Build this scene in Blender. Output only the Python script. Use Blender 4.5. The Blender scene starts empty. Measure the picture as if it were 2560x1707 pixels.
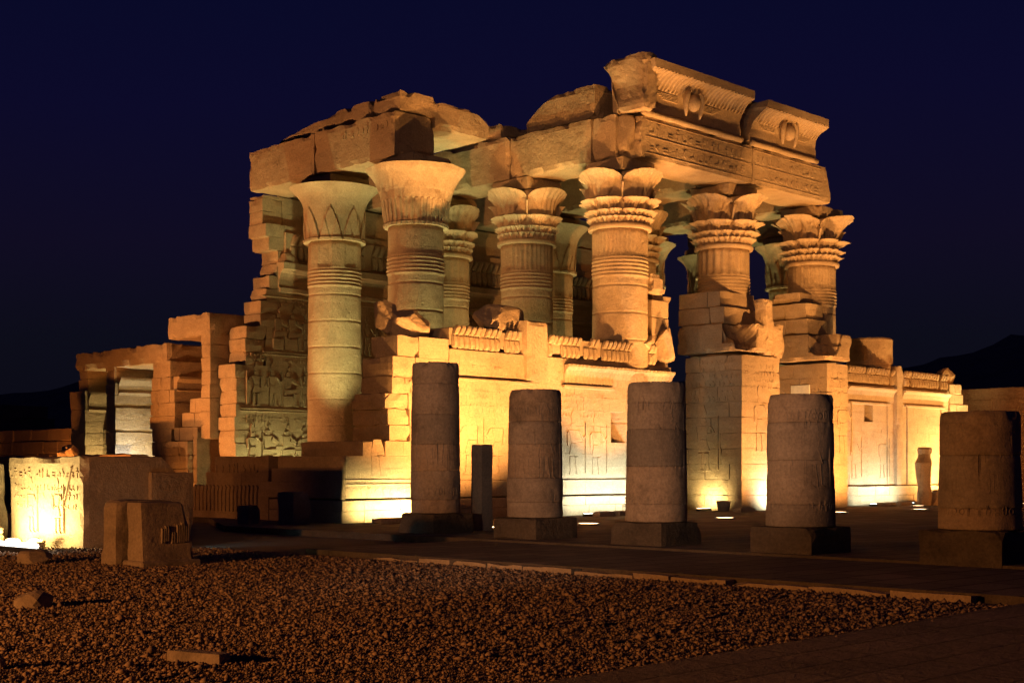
import bpy, bmesh, math, random
import numpy as np
from mathutils import Vector, noise as mnoise

# ------------------------------------------------------------------ camera, sky, exposure
S = bpy.context.scene
COL = S.collection
H = 1.65
cam = bpy.data.cameras.new('camera')
camo = bpy.data.objects.new('camera', cam)
COL.objects.link(camo)
camo.location = (0, 0, H)
camo.rotation_euler = (math.radians(90), 0, math.radians(-45))
cam.lens = 48.2
cam.sensor_width = 36
cam.shift_y = 0.1259
cam.clip_end = 4000
S.camera = camo
S.view_settings.view_transform = 'Standard'
S.view_settings.look = 'None'
S.view_settings.exposure = 0
S.cycles.use_denoising = True
S.cycles.max_bounces = 5
S.cycles.diffuse_bounces = 3
S.cycles.sample_clamp_indirect = 4

W = bpy.data.worlds.new('World')
S.world = W
W.use_nodes = True
nt = W.node_tree
nt.nodes.clear()
wo = nt.nodes.new('ShaderNodeOutputWorld')
bg = nt.nodes.new('ShaderNodeBackground')
tc = nt.nodes.new('ShaderNodeTexCoord')
sx = nt.nodes.new('ShaderNodeSeparateXYZ')
rp = nt.nodes.new('ShaderNodeValToRGB')
nz = nt.nodes.new('ShaderNodeTexNoise')
nz.inputs['Scale'].default_value = 2.2
nz.inputs['Detail'].default_value = 2
mm = nt.nodes.new('ShaderNodeMath')
mm.operation = 'MULTIPLY_ADD'
mm.inputs[1].default_value = 0.09
el = rp.color_ramp.elements
el[0].position, el[0].color = 0.0, (0.0030, 0.0028, 0.0058, 1)
el[1].position, el[1].color = 0.47, (0.0014, 0.0021, 0.0140, 1)
for p, c in ((0.09, (0.0034, 0.0035, 0.0085)), (0.16, (0.0045, 0.0033, 0.0135)), (0.26, (0.0032, 0.0028, 0.0190)),
             (0.36, (0.0020, 0.0027, 0.0185))):
    e = el.new(p)
    e.color = (*c, 1)
bg.inputs['Strength'].default_value = 1.15
nt.links.new(tc.outputs['Generated'], sx.inputs[0])
nt.links.new(tc.outputs['Generated'], nz.inputs['Vector'])
nt.links.new(nz.outputs['Fac'], mm.inputs[0])
nt.links.new(sx.outputs['Z'], mm.inputs[2])
sub = nt.nodes.new('ShaderNodeMath')
sub.operation = 'SUBTRACT'
sub.inputs[1].default_value = 0.045
nt.links.new(mm.outputs[0], sub.inputs[0])
nt.links.new(sub.outputs[0], rp.inputs['Fac'])
nt.links.new(rp.outputs['Color'], bg.inputs['Color'])
nt.links.new(bg.outputs[0], wo.inputs['Surface'])

# lamp colours
SODIUM = (1.0, 0.45, 0.12)
DEEP = (1.0, 0.33, 0.06)
YELLOW = (1.0, 0.80, 0.33)
COOL = (0.88, 1.0, 0.86)
GREEN = (0.98, 0.95, 0.40)
AMBER = (1.0, 0.55, 0.22)


# ------------------------------------------------------------------ materials
def stone(name, c1, c2, c3, bump=0.5, scale=1.0, rough=0.92, fine=1.0, streak=0.42):
    m = bpy.data.materials.new(name)
    m.use_nodes = True
    t = m.node_tree
    b = t.nodes['Principled BSDF']
    b.inputs['Roughness'].default_value = rough
    b.inputs['Specular IOR Level'].default_value = 0.2
    co = t.nodes.new('ShaderNodeTexCoord')
    geo = t.nodes.new('ShaderNodeNewGeometry')

    def noise(s, d=4, r=0.6, src=None):
        n = t.nodes.new('ShaderNodeTexNoise')
        n.inputs['Scale'].default_value = s * scale
        n.inputs['Detail'].default_value = d
        n.inputs['Roughness'].default_value = r
        t.links.new(src or geo.outputs['Position'], n.inputs['Vector'])
        return n.outputs['Fac']

    def ramp(src, p0, p1, a=(0, 0, 0, 1), z=(1, 1, 1, 1)):
        r = t.nodes.new('ShaderNodeValToRGB')
        r.color_ramp.elements[0].position, r.color_ramp.elements[0].color = p0, a
        r.color_ramp.elements[1].position, r.color_ramp.elements[1].color = p1, z
        t.links.new(src, r.inputs['Fac'])
        return r.outputs['Color']

    def mix(f, a, z, mode='MIX'):
        x = t.nodes.new('ShaderNodeMix')
        x.data_type = 'RGBA'
        x.blend_type = mode
        if isinstance(f, float):
            x.inputs[0].default_value = f
        else:
            t.links.new(f, x.inputs[0])
        for k, v in ((6, a), (7, z)):
            if isinstance(v, tuple):
                x.inputs[k].default_value = v
            else:
                t.links.new(v, x.inputs[k])
        return x.outputs[2]

    big = ramp(noise(0.45, 5, 0.65), 0.38, 0.66)
    med = ramp(noise(2.6, 6, 0.7), 0.35, 0.7)
    sm = noise(17, 5, 0.7)
    col = mix(big, (*c1, 1), (*c2, 1))
    mp = t.nodes.new('ShaderNodeMapping')
    mp.inputs['Scale'].default_value = (1, 1, 5.0)
    t.links.new(geo.outputs['Position'], mp.inputs['Vector'])
    bed = ramp(noise(0.9, 5, 0.6, mp.outputs[0]), 0.45, 0.75)       # sandstone bedding
    dk = t.nodes.new('ShaderNodeMath')
    dk.operation = 'MULTIPLY'
    t.links.new(bed, dk.inputs[0])
    dk.inputs[1].default_value = 0.55
    col = mix(dk.outputs[0], col, (*c3, 1))
    dm = t.nodes.new('ShaderNodeMath')
    dm.operation = 'MULTIPLY'
    t.links.new(med, dm.inputs[0])
    dm.inputs[1].default_value = 0.4
    col = mix(dm.outputs[0], col, tuple(v * 0.72 for v in c1) + (1,))
    stn = ramp(noise(0.85, 7, 0.72), 0.52, 0.68)
    sm_ = t.nodes.new('ShaderNodeMath')
    sm_.operation = 'MULTIPLY'
    t.links.new(stn, sm_.inputs[0])
    sm_.inputs[1].default_value = streak
    col = mix(sm_.outputs[0], col, tuple(v * 0.45 for v in c2) + (1,))
    col = mix(0.7, col, ramp(sm, 0.25, 0.75, (0.55, 0.55, 0.55, 1), (1.35, 1.33, 1.3, 1)), 'MULTIPLY')
    t.links.new(col, b.inputs['Base Color'])
    # relief of the surface: pits, tool marks, grain
    vo = t.nodes.new('ShaderNodeTexVoronoi')
    vo.inputs['Scale'].default_value = 3.2 * scale
    vo.inputs['Randomness'].default_value = 1
    t.links.new(geo.outputs['Position'], vo.inputs['Vector'])
    pits = ramp(vo.outputs['Distance'], 0.03, 0.22)
    hsum = t.nodes.new('ShaderNodeMath')
    hsum.operation = 'MULTIPLY_ADD'
    hsum.inputs[1].default_value = 0.30
    t.links.new(pits, hsum.inputs[0])
    t.links.new(noise(5.5, 8, 0.68), hsum.inputs[2])
    h2 = t.nodes.new('ShaderNodeMath')
    h2.operation = 'MULTIPLY_ADD'
    h2.inputs[1].default_value = 0.35 * fine
    t.links.new(noise(34, 3, 0.6), h2.inputs[0])
    t.links.new(hsum.outputs[0], h2.inputs[2])
    bp = t.nodes.new('ShaderNodeBump')
    bp.inputs['Strength'].default_value = bump
    bp.inputs['Distance'].default_value = 0.10 / scale
    t.links.new(h2.outputs[0], bp.inputs['Height'])
    t.links.new(bp.outputs[0], b.inputs['Normal'])
    return m


SAND = stone('sandstone', (0.44, 0.32, 0.20), (0.36, 0.25, 0.155), (0.50, 0.39, 0.26), 0.62)
SANDS = stone('smooth_sandstone', (0.45, 0.33, 0.21), (0.38, 0.27, 0.17), (0.50, 0.39, 0.27), 0.36)
ROUGH = stone('broken_sandstone', (0.42, 0.30, 0.19), (0.33, 0.23, 0.14), (0.47, 0.36, 0.24), 0.6)
GREY = stone('grey_sandstone', (0.35, 0.27, 0.20), (0.22, 0.165, 0.125), (0.42, 0.33, 0.25), 0.30, 1.0, 0.92, 1.0, 0.8)
GREYW = stone('warm_grey_sandstone', (0.40, 0.29, 0.20), (0.27, 0.19, 0.13), (0.46, 0.35, 0.25), 0.36, 1.0, 0.92, 1.0, 0.8)
GREYD = stone('dark_grey_sandstone', (0.27, 0.215, 0.165), (0.18, 0.14, 0.11), (0.34, 0.27, 0.21), 0.36, 1.0, 0.92, 1.0, 0.8)
PLINTH = stone('plinth_stone_with_shade', (0.13, 0.095, 0.068), (0.075, 0.056, 0.042), (0.17, 0.13, 0.095), 0.75, 1.0, 0.92, 1.0, 0.7)  # shade low on the stumps, below the floodlight, is put into this colour
BROWN = stone('mud_brick', (0.33, 0.21, 0.12), (0.26, 0.16, 0.09), (0.38, 0.25, 0.15), 0.8)
FLOOR = stone('paving_stone', (0.29, 0.22, 0.16), (0.19, 0.145, 0.11), (0.36, 0.28, 0.21), 0.8)
SOIL = stone('gravel_soil', (0.21, 0.145, 0.10), (0.14, 0.10, 0.07), (0.24, 0.17, 0.12), 0.9, 3.0)
PEBBLE = stone('pebble_stone', (0.34, 0.22, 0.14), (0.13, 0.085, 0.06), (0.50, 0.38, 0.27), 0.3, 7.0)
HILL = stone('desert_hill', (0.34, 0.24, 0.17), (0.26, 0.18, 0.13), (0.40, 0.29, 0.20), 1.0, 0.05)


def plain(name, c, rough=0.6, metal=0.0):
    m = bpy.data.materials.new(name)
    m.use_nodes = True
    t = m.node_tree
    b = t.nodes['Principled BSDF']
    n = t.nodes.new('ShaderNodeTexNoise')
    n.inputs['Scale'].default_value = 6
    n.inputs['Detail'].default_value = 5
    r = t.nodes.new('ShaderNodeValToRGB')
    r.color_ramp.elements[0].color = tuple(v * 0.75 for v in c) + (1,)
    r.color_ramp.elements[1].color = tuple(min(1, v * 1.15) for v in c) + (1,)
    t.links.new(n.outputs['Fac'], r.inputs['Fac'])
    t.links.new(r.outputs['Color'], b.inputs['Base Color'])
    b.inputs['Roughness'].default_value = rough
    b.inputs['Metallic'].default_value = metal
    return m


def glow(name, c, s):
    m = bpy.data.materials.new(name)
    m.use_nodes = True
    t = m.node_tree
    t.nodes.clear()
    o = t.nodes.new('ShaderNodeOutputMaterial')
    e = t.nodes.new('ShaderNodeEmission')
    e.inputs['Color'].default_value = (*c, 1)
    e.inputs['Strength'].default_value = s
    t.links.new(e.outputs[0], o.inputs['Surface'])
    return m


METAL = plain('lamp_metal', (0.07, 0.07, 0.07), 0.5, 0.6)
PAINT = plain('white_sign_paint', (0.75, 0.74, 0.68), 0.6)
LENS_WARM = glow('warm_lamp_glass', (1.0, 0.62, 0.3), 16)
LENS_COOL = glow('cool_lamp_glass', (0.9, 1.0, 0.9), 9)
LENS_TUBE = glow('tube_lamp_glass', (1.0, 0.86, 0.72), 14)


# ------------------------------------------------------------------ helpers
def nv(x, y, z, s=1.0, o=0.0):
    return mnoise.noise(Vector((x * s + o, y * s + o * 1.7, z * s - o)))


def thing(name, label, cat, loc=(0, 0, 0), group=None):
    o = bpy.data.objects.new(name, None)
    o.empty_display_size = 0.3
    COL.objects.link(o)
    o.location = loc
    o['label'] = label
    o['category'] = cat
    if group:
        o['group'] = group
    return o


def finish(name, bm, mat, parent=None, smooth=False, label=None):
    bmesh.ops.recalc_face_normals(bm, faces=bm.faces)
    if parent is not None:
        bmesh.ops.translate(bm, verts=bm.verts, vec=-Vector(parent.location))
    me = bpy.data.meshes.new(name)
    bm.to_mesh(me)
    bm.free()
    me.materials.append(mat)
    if smooth:
        for p in me.polygons:
            p.use_smooth = True
    o = bpy.data.objects.new(name, me)
    COL.objects.link(o)
    if parent is not None:
        o.parent = parent
    if label:
        o['label'] = label
    return o


def solo(name, bm, mat, label, cat, loc=(0, 0, 0), group=None, smooth=False):
    """a thing that is one mesh, its origin at loc"""
    bmesh.ops.translate(bm, verts=bm.verts, vec=-Vector(loc))
    o = finish(name, bm, mat, None, smooth)
    o.location = loc
    o['label'] = label
    o['category'] = cat
    if group:
        o['group'] = group
    return o


def struct(o, kind='structure'):
    o['kind'] = kind
    return o


def cbox(bm, lo, hi, bev=0.025, rng=None, jit=0.0):
    """box with chamfered edges"""
    x0, y0, z0 = lo
    x1, y1, z1 = hi
    b = min(bev, (x1 - x0) * .3, (y1 - y0) * .3, (z1 - z0) * .3)
    v = {}
    for i in (0, 1):
        for j in (0, 1):
            for k in (0, 1):
                dx = dy = dz = 0
                if rng and jit:
                    dx, dy, dz = (rng.uniform(-jit, jit) for _ in range(3))
                X = (x0, x1)[i] + dx
                Y = (y0, y1)[j] + dy
                Z = (z0, z1)[k] + dz
                ix, iy, iz = (b if i == 0 else -b), (b if j == 0 else -b), (b if k == 0 else -b)
                v[i, j, k, 0] = bm.verts.new((X, Y + iy, Z + iz))
                v[i, j, k, 1] = bm.verts.new((X + ix, Y, Z + iz))
                v[i, j, k, 2] = bm.verts.new((X + ix, Y + iy, Z))
    f = bm.faces.new
    for s in (0, 1):
        f([v[s, 0, 0, 0], v[s, 1, 0, 0], v[s, 1, 1, 0], v[s, 0, 1, 0]])
        f([v[0, s, 0, 1], v[1, s, 0, 1], v[1, s, 1, 1], v[0, s, 1, 1]])
        f([v[0, 0, s, 2], v[1, 0, s, 2], v[1, 1, s, 2], v[0, 1, s, 2]])
    for a in (0, 1):
        for c in (0, 1):
            f([v[a, c, 0, 0], v[a, c, 1, 0], v[a, c, 1, 1], v[a, c, 0, 1]])
            f([v[a, 0, c, 0], v[a, 1, c, 0], v[a, 1, c, 2], v[a, 0, c, 2]])
            f([v[0, a, c, 1], v[1, a, c, 1], v[1, a, c, 2], v[0, a, c, 2]])
            for d in (0, 1):
                f([v[a, c, d, 0], v[a, c, d, 1], v[a, c, d, 2]])


def wblock(bm, lo, hi, cell=0.25, amp=0.03, edge=0.08, seed=0, cut=None, fq=1.3):
    """worn stone block: gridded box, noise on the faces, chipped edges. cut(x,y,z)->(x,y,z) breaks it further"""
    lo, hi = list(lo), list(hi)
    n = [max(1, int(round((hi[i] - lo[i]) / cell))) for i in range(3)]
    vs = {}

    def vert(i, j, k):
        key = (i, j, k)
        if key in vs:
            return vs[key]
        p = [lo[0] + (hi[0] - lo[0]) * i / n[0], lo[1] + (hi[1] - lo[1]) * j / n[1], lo[2] + (hi[2] - lo[2]) * k / n[2]]
        idx = (i, j, k)
        s = [(-1 if idx[a] == 0 else 1 if idx[a] == n[a] else 0) for a in range(3)]
        ext = sum(1 for a in s if a)
        o = seed * 7.13
        w = nv(p[0], p[1], p[2], fq, o) * amp + nv(p[0], p[1], p[2], fq * 3.7, o + 5) * amp * 0.45
        e = 0.0
        if ext >= 2:
            e = edge * (0.25 + max(0, nv(p[0], p[1], p[2], fq * 1.6, o + 11)) * 2.4)
            if ext == 3:
                e *= 1.5
        q = [p[a] + s[a] * (w - e) for a in range(3)]
        if cut:
            q = cut(*q)
        vs[key] = bm.verts.new(q)
        return vs[key]

    def face(q):
        try:
            bm.faces.new(q)
        except ValueError:
            pass
    for a in range(3):
        b, c = (a + 1) % 3, (a + 2) % 3
        for s in (0, n[a]):
            for i in range(n[b]):
                for j in range(n[c]):
                    q = []
                    for (di, dj) in ((0, 0), (1, 0), (1, 1), (0, 1)):
                        idx = [0, 0, 0]
                        idx[a], idx[b], idx[c] = s, i + di, j + dj
                        q.append(vert(*idx))
                    face(q)


def rock(bm, c, size, seed, sub=3, cuts=9, boxy=0.5):
    """broken boulder: ball pulled towards a box, sliced by planes, roughened"""
    rng = random.Random(seed)
    t = bmesh.new()
    bmesh.ops.create_icosphere(t, subdivisions=sub, radius=1)
    pl = []
    for _ in range(cuts):
        d = Vector((rng.uniform(-1, 1), rng.uniform(-1, 1), rng.uniform(-0.7, 1))).normalized()
        pl.append((d, rng.uniform(0.62, 0.92)))
    ang = rng.uniform(0, 6.28)
    for v in t.verts:
        p = v.co.copy()
        m = max(abs(p.x), abs(p.y), abs(p.z))
        p = p.lerp(p / m * 0.9, boxy)
        for d, h in pl:
            k = p.dot(d) - h
            if k > 0:
                p -= d * k
        p += p.normalized() * (mnoise.noise(p * 2.5 + Vector((seed, 0, 0))) * 0.03 + mnoise.noise(p * 7 + Vector((0, seed, 0))) * 0.022)
        q = Vector((p.x * math.cos(ang) - p.y * math.sin(ang), p.x * math.sin(ang) + p.y * math.cos(ang), p.z))
        v.co = Vector((c[0] + q.x * size[0], c[1] + q.y * size[1], c[2] + q.z * size[2]))
    vm = {v: bm.verts.new(v.co) for v in t.verts}
    for f in t.faces:
        bm.faces.new([vm[v] for v in f.verts])
    t.free()


def masonry(bm, axis, front, thick, courses, rng, blen=(0.9, 1.7), jit=0.012, bev=0.028, holes=(), rough=False):
    """wall of separate courses: (z0, z1, a0, a1[, front offset]) along axis; the wall goes to + from its front plane"""
    for c in courses:
        z0, z1, a0, a1 = c[:4]
        off = c[4] if len(c) > 4 else 0.0
        spans = [(a0, a1)]
        for (h0, h1, g0, g1) in holes:
            if z0 < g1 - 0.01 and z1 > g0 + 0.01:
                ns = []
                for (p, q) in spans:
                    if h1 <= p or h0 >= q:
                        ns.append((p, q))
                        continue
                    if h0 > p:
                        ns.append((p, h0))
                    if h1 < q:
                        ns.append((h1, q))
                spans = ns
        for (p, q) in spans:
            x = p
            first = True
            while x < q - 1e-4:
                L = rng.uniform(*blen) * (rng.uniform(0.4, 1) if first else 1)
                first = False
                e = x + L
                if q - e < blen[0] * 0.5:
                    e = q
                j = rng.uniform(-jit, jit) + off
                g = 0.0015
                f0 = front + j
                lo, hi = ((x + g, f0, z0 + g), (e - g, front + thick + rng.uniform(-jit, jit), z1 - g)) if axis == 'x' else \
                         ((f0, x + g, z0 + g), (front + thick + rng.uniform(-jit, jit), e - g, z1 - g))
                if rough:
                    am, ed = rough if isinstance(rough, tuple) else (0.014, 0.016)
                    wblock(bm, lo, hi, 0.22 if isinstance(rough, tuple) else 0.3, am, ed, rng.randint(1, 999))
                else:
                    cbox(bm, lo, hi, bev * rng.uniform(0.6, 1.5), rng, min(jit, 0.006))
                x = e
            if q - p > 0.3:
                lo, hi = ((p + .07, front + .08 + off, z0 - .02), (q - .07, front + thick - .08, z1 + .02)) if axis == 'x' else \
                         ((front + .08 + off, p + .07, z0 - .02), (front + thick - .08, q - .07, z1 + .02))
                cbox(bm, lo, (hi[0], hi[1], hi[2] - .05), 0.01)


def prism(bm, pts, axis, a0, a1, n=1, amp=0.0, seed=0, mod=None):
    """profile pts (depth, z) pushed along axis in n steps"""
    rows = []
    for i in range(n + 1):
        a = a0 + (a1 - a0) * i / n
        row = []
        for k, (p, z) in enumerate(pts):
            pp, zz = p, z
            if amp:
                pp += nv(a, p, z, 1.9, seed) * amp + nv(a, p, z, 6, seed + 3) * amp * .4
                zz += nv(a, p, z, 1.7, seed + 9) * amp
            if mod:
                pp, zz = mod(a, pp, zz, k)
            row.append(bm.verts.new((a, pp, zz) if axis == 'x' else (pp, a, zz)))
        rows.append(row)
    m = len(pts)
    for i in range(n):
        for k in range(m):
            bm.faces.new([rows[i][k], rows[i][(k + 1) % m], rows[i + 1][(k + 1) % m], rows[i + 1][k]])
    bm.faces.new(rows[0])
    bm.faces.new(rows[-1])


def roll(bm, p0, p1, r, n=10, amp=0.0, seed=0):
    """round moulding between two points"""
    p0, p1 = Vector(p0), Vector(p1)
    d = (p1 - p0)
    L = d.length
    d.normalize()
    u = d.orthogonal().normalized()
    w = d.cross(u)
    m = max(1, int(L / 0.3))
    rows = []
    for i in range(m + 1):
        c = p0 + d * (L * i / m)
        rows.append([bm.verts.new(c + (u * math.cos(6.2832 * k / n) + w * math.sin(6.2832 * k / n)) *
                                  (r + amp * nv(c.x, c.y, c.z + k, 3.1, seed))) for k in range(n)])
    for i in range(m):
        for k in range(n):
            bm.faces.new([rows[i][k], rows[i][(k + 1) % n], rows[i + 1][(k + 1) % n], rows[i + 1][k]])
    bm.faces.new(rows[0])
    bm.faces.new(rows[-1])


def poly(bm, pts, org, u, v, n, d):
    """flat carving: polygon in the (u, v) plane raised by d along n"""
    org, u, v, n = Vector(org), Vector(u), Vector(v), Vector(n)
    k = len(pts)
    cx = sum(p[0] for p in pts) / k
    cy = sum(p[1] for p in pts) / k
    base = [bm.verts.new(org + u * p[0] + v * p[1] - n * 0.03) for p in pts]
    top = [bm.verts.new(org + u * (p[0] + (cx - p[0]) * .1) + v * (p[1] + (cy - p[1]) * .1) + n * d) for p in pts]
    for i in range(k):
        bm.faces.new([base[i], base[(i + 1) % k], top[(i + 1) % k], top[i]])
    bm.faces.new(top)


FIG = [
    [(-.05, .80), (.05, .80), (.078, .835), (.06, .90), (-.04, .91), (-.068, .85)],
    [(-.045, .91), (.055, .905), (.075, 1.0), (.02, 1.13), (-.03, 1.12), (-.07, 1.0)],
    [(-.13, .785), (.13, .785), (.075, .56), (-.06, .56)],
    [(-.07, .55), (.08, .55), (.15, .34), (-.11, .34)],
    [(-.10, .33), (-.02, .33), (-.035, .04), (.03, .0), (-.11, .0), (-.09, .05)],
    [(.03, .33), (.115, .33), (.13, .04), (.20, .0), (.06, .0), (.07, .05)],
    [(.12, .775), (.15, .74), (.245, .60), (.33, .66), (.31, .69), (.25, .65), (.18, .76)],
    [(-.13, .775), (-.17, .74), (-.16, .5), (-.12, .48), (-.115, .55)],
    [(.30, .0), (.32, .0), (.32, .95), (.30, .95)],
]
SEAT = [
    [(-.05, .80), (.05, .80), (.078, .835), (.06, .90), (-.04, .91), (-.068, .85)],
    [(-.02, 1.0), (.04, .93), (.10, 1.0), (.04, 1.07)],
    [(-.12, .785), (.12, .785), (.075, .5), (-.10, .45)],
    [(-.14, .45), (.28, .46), (.27, .36), (-.15, .30)],
    [(.18, .36), (.27, .36), (.27, .04), (.34, .0), (.18, .0)],
    [(-.18, .29), (.16, .29), (.16, .0), (-.18, .0)],
    [(.12, .77), (.32, .62), (.31, .57), (.10, .66)],
]
GLYPH = [
    [[(.1, .0), (.3, .0), (.32, .9), (.2, 1.0), (.1, .9)]],
    [[(.0, .3), (.5, .1), (.9, .3), (.9, .5), (.5, .7), (.0, .5)]],
    [[(.1, .1), (.7, .1), (.9, .5), (.5, .6), (.45, .95), (.2, .95), (.25, .6)]],
    [[(.1, .4), (.9, .4), (.9, .55), (.1, .55)], [(.1, .1), (.9, .1), (.9, .25), (.1, .25)]],
    [[(.2, .2), (.5, .05), (.8, .2), (.9, .5), (.8, .8), (.5, .95), (.2, .8), (.1, .5)]],
    [[(.4, .0), (.6, .0), (.6, .55), (.9, .55), (.9, .7), (.1, .7), (.1, .55), (.4, .55)], [(.3, .75), (.7, .75), (.75, .98), (.25, .98)]],
    [[(.0, .1), (.9, .1), (.95, .6), (.75, .9), (.7, .4), (.0, .3)]],
    [[(.1, .05), (.9, .05), (.9, .2), (.25, .2), (.25, .9), (.1, .9)]],
]


def figure(bm, kind, org, u, v, n, h, flip=1, d=0.035):
    for i, pg in enumerate(kind):
        poly(bm, [(p[0] * h * flip, p[1] * h) for p in pg], org, u, v, n, d + i * 0.004)


def glyphs(bm, rng, a0, a1, z0, z1, size, org, u, v, n, d=0.02, vertical=False):
    """rows of picture signs filling the rectangle a0..a1, z0..z1"""
    z = z0
    while z + size <= z1 + 1e-3:
        a = a0
        while a + size * .5 <= a1:
            g = rng.choice(GLYPH)
            w = size * rng.uniform(.45, .8)
            hh = size * rng.uniform(.6, .86)
            if rng.random() < .92:
                for i, pg in enumerate(g):
                    poly(bm, [(a + p[0] * w, z + p[1] * hh + size * .06) for p in pg], org, u, v, n, d + i * .003)
            a += w + size * rng.uniform(.08, .22)
        z += size


def cyl_line(bm, pts, cx, cy, rad, w=0.028, d=0.014):
    """thin carved ridge on a round shaft; pts are (angle, z); rad(z) gives the shaft radius"""
    fine = []
    for i in range(len(pts) - 1):
        (a0, z0), (a1, z1) = pts[i], pts[i + 1]
        m = max(1, int(math.hypot((a1 - a0) * rad(z0), z1 - z0) / 0.14))
        for k in range(m):
            fine.append((a0 + (a1 - a0) * k / m, z0 + (z1 - z0) * k / m))
    fine.append(pts[-1])
    prev = None
    for i, (a, z) in enumerate(fine):
        b = fine[min(i + 1, len(fine) - 1)]
        c = fine[max(i - 1, 0)]
        r = rad(z)
        du, dz = (b[0] - c[0]) * r, b[1] - c[1]
        L = math.hypot(du, dz) or 1
        nu, nz_ = -dz / L * w / 2, du / L * w / 2
        row = []
        for (s, dd) in ((-1, -0.03), (-.45, d), (.45, d), (1, -0.03)):
            aa, zz, rr = a + s * nu / r, z + s * nz_, r + dd
            row.append(bm.verts.new((cx + math.cos(aa) * rr, cy + math.sin(aa) * rr, zz)))
        if prev:
            for k in range(3):
                bm.faces.new([prev[k], prev[k + 1], row[k + 1], row[k]])
        prev = row


def lathe(bm, cx, cy, zs, R, seg=96, cap=True):
    """surface of R(angle, z) over the rows zs"""
    rows = []
    for z in zs:
        rows.append([bm.verts.new((cx + math.cos(6.283185 * k / seg) * R(6.283185 * k / seg, z),
                                   cy + math.sin(6.283185 * k / seg) * R(6.283185 * k / seg, z), z)) for k in range(seg)])
    for i in range(len(rows) - 1):
        for k in range(seg):
            bm.faces.new([rows[i][k], rows[i][(k + 1) % seg], rows[i + 1][(k + 1) % seg], rows[i + 1][k]])
    if cap:
        bm.faces.new(rows[0])
        bm.faces.new(rows[-1])
    return rows


def sheet(name, pts, z, mat, thick=0.0):
    bm = bmesh.new()
    v = [bm.verts.new((x, y, z)) for x, y in pts]
    bm.faces.new(v)
    if thick:
        w = [bm.verts.new((x, y, z - thick)) for x, y in pts]
        for i in range(len(pts)):
            bm.faces.new([v[i], v[(i + 1) % len(pts)], w[(i + 1) % len(pts)], w[i]]).material_index = 1
    o = finish(name, bm, mat)
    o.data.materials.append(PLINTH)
    return struct(o)


def light(kind, name, loc, power, color, parent=None, aim=None, **kw):
    l = bpy.data.lights.new(name, kind)
    l.energy = power
    l.color = color
    for k, v in kw.items():
        setattr(l, k, v)
    o = bpy.data.objects.new(name, l)
    COL.objects.link(o)
    loc = Vector(loc)
    if aim is not None:
        o.rotation_euler = (Vector(aim) - loc).to_track_quat('-Z', 'Y').to_euler()
    if parent is not None:
        o.parent = parent
        loc = loc - Vector(parent.location)
    o.location = loc
    return o


# ------------------------------------------------------------------ ground
GZ = -0.12
bm = bmesh.new()
bmesh.ops.create_grid(bm, x_segments=60, y_segments=60, size=1500)
for v in bm.verts:
    v.co.z = GZ
struct(finish('ground', bm, SOIL))


def paving(name, mat_scale, c):
    """paving: stone with slab joints cut by a brick pattern"""
    m = FLOOR.copy()
    m.name = name
    t = m.node_tree
    geo = t.nodes.new('ShaderNodeNewGeometry')
    br = t.nodes.new('ShaderNodeTexBrick')
    br.inputs['Scale'].default_value = mat_scale
    br.inputs['Mortar Size'].default_value = 0.022
    br.inputs['Mortar Smooth'].default_value = 0.3
    br.inputs['Color1'].default_value = (1, 1, 1, 1)
    br.inputs['Color2'].default_value = (0.55, 0.55, 0.55, 1)
    br.inputs['Mortar'].default_value = (0.12, 0.12, 0.12, 1)
    br.inputs['Brick Width'].default_value = 0.9
    br.inputs['Row Height'].default_value = 0.5
    t.links.new(geo.outputs['Position'], br.inputs['Vector'])
    b = t.nodes['Principled BSDF']
    src = b.inputs['Base Color'].links[0].from_socket
    mx = t.nodes.new('ShaderNodeMix')
    mx.data_type = 'RGBA'
    mx.blend_type = 'MULTIPLY'
    mx.inputs[0].default_value = c
    t.links.new(src, mx.inputs[6])
    t.links.new(br.outputs['Color'], mx.inputs[7])
    t.links.new(mx.outputs[2], b.inputs['Base Color'])
    bp2 = t.nodes.new('ShaderNodeBump')
    bp2.inputs['Strength'].default_value = 0.8
    bp2.inputs['Distance'].default_value = 0.05
    t.links.new(br.outputs['Color'], bp2.inputs['Height'])
    old = b.inputs['Normal'].links[0].from_node
    t.links.new(old.outputs[0], bp2.inputs['Normal'])
    t.links.new(bp2.outputs[0], b.inputs['Normal'])
    return m


PAVE = paving('court_paving_stone', 0.75, 0.85)
PATHM = paving('path_stone', 0.9, 0.45)
sheet('walkway', [(17.42, -30), (22.2, -30), (22.2, 23.6), (17.42, 23.6)], 0.0, PAVE, 0.3)
sheet('court_paving', [(22.2, -30), (90, -30), (90, 60), (25.5, 60), (25.5, 40), (22.2, 34)], 0.05, PAVE, 0.3)
sheet('path', [(-12, -14), (17.3, -14), (17.3, 7.9), (-12, 7.3)], GZ + 0.05, PATHM, 0.3)

rng = random.Random(5)
bm = bmesh.new()
y = 8.55
while y < 20.6:
    L = rng.uniform(0.75, 1.5)
    if rng.random() > 0.05:
        wblock(bm, (17.16 + rng.uniform(-.02, .02), y + .006, GZ - 0.1), (17.415, y + L - .006, -0.014 + rng.uniform(-.03, .012)), 0.2, 0.014, 0.03, int(y * 10))
    y += L
struct(finish('kerb', bm, ROUGH))

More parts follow.
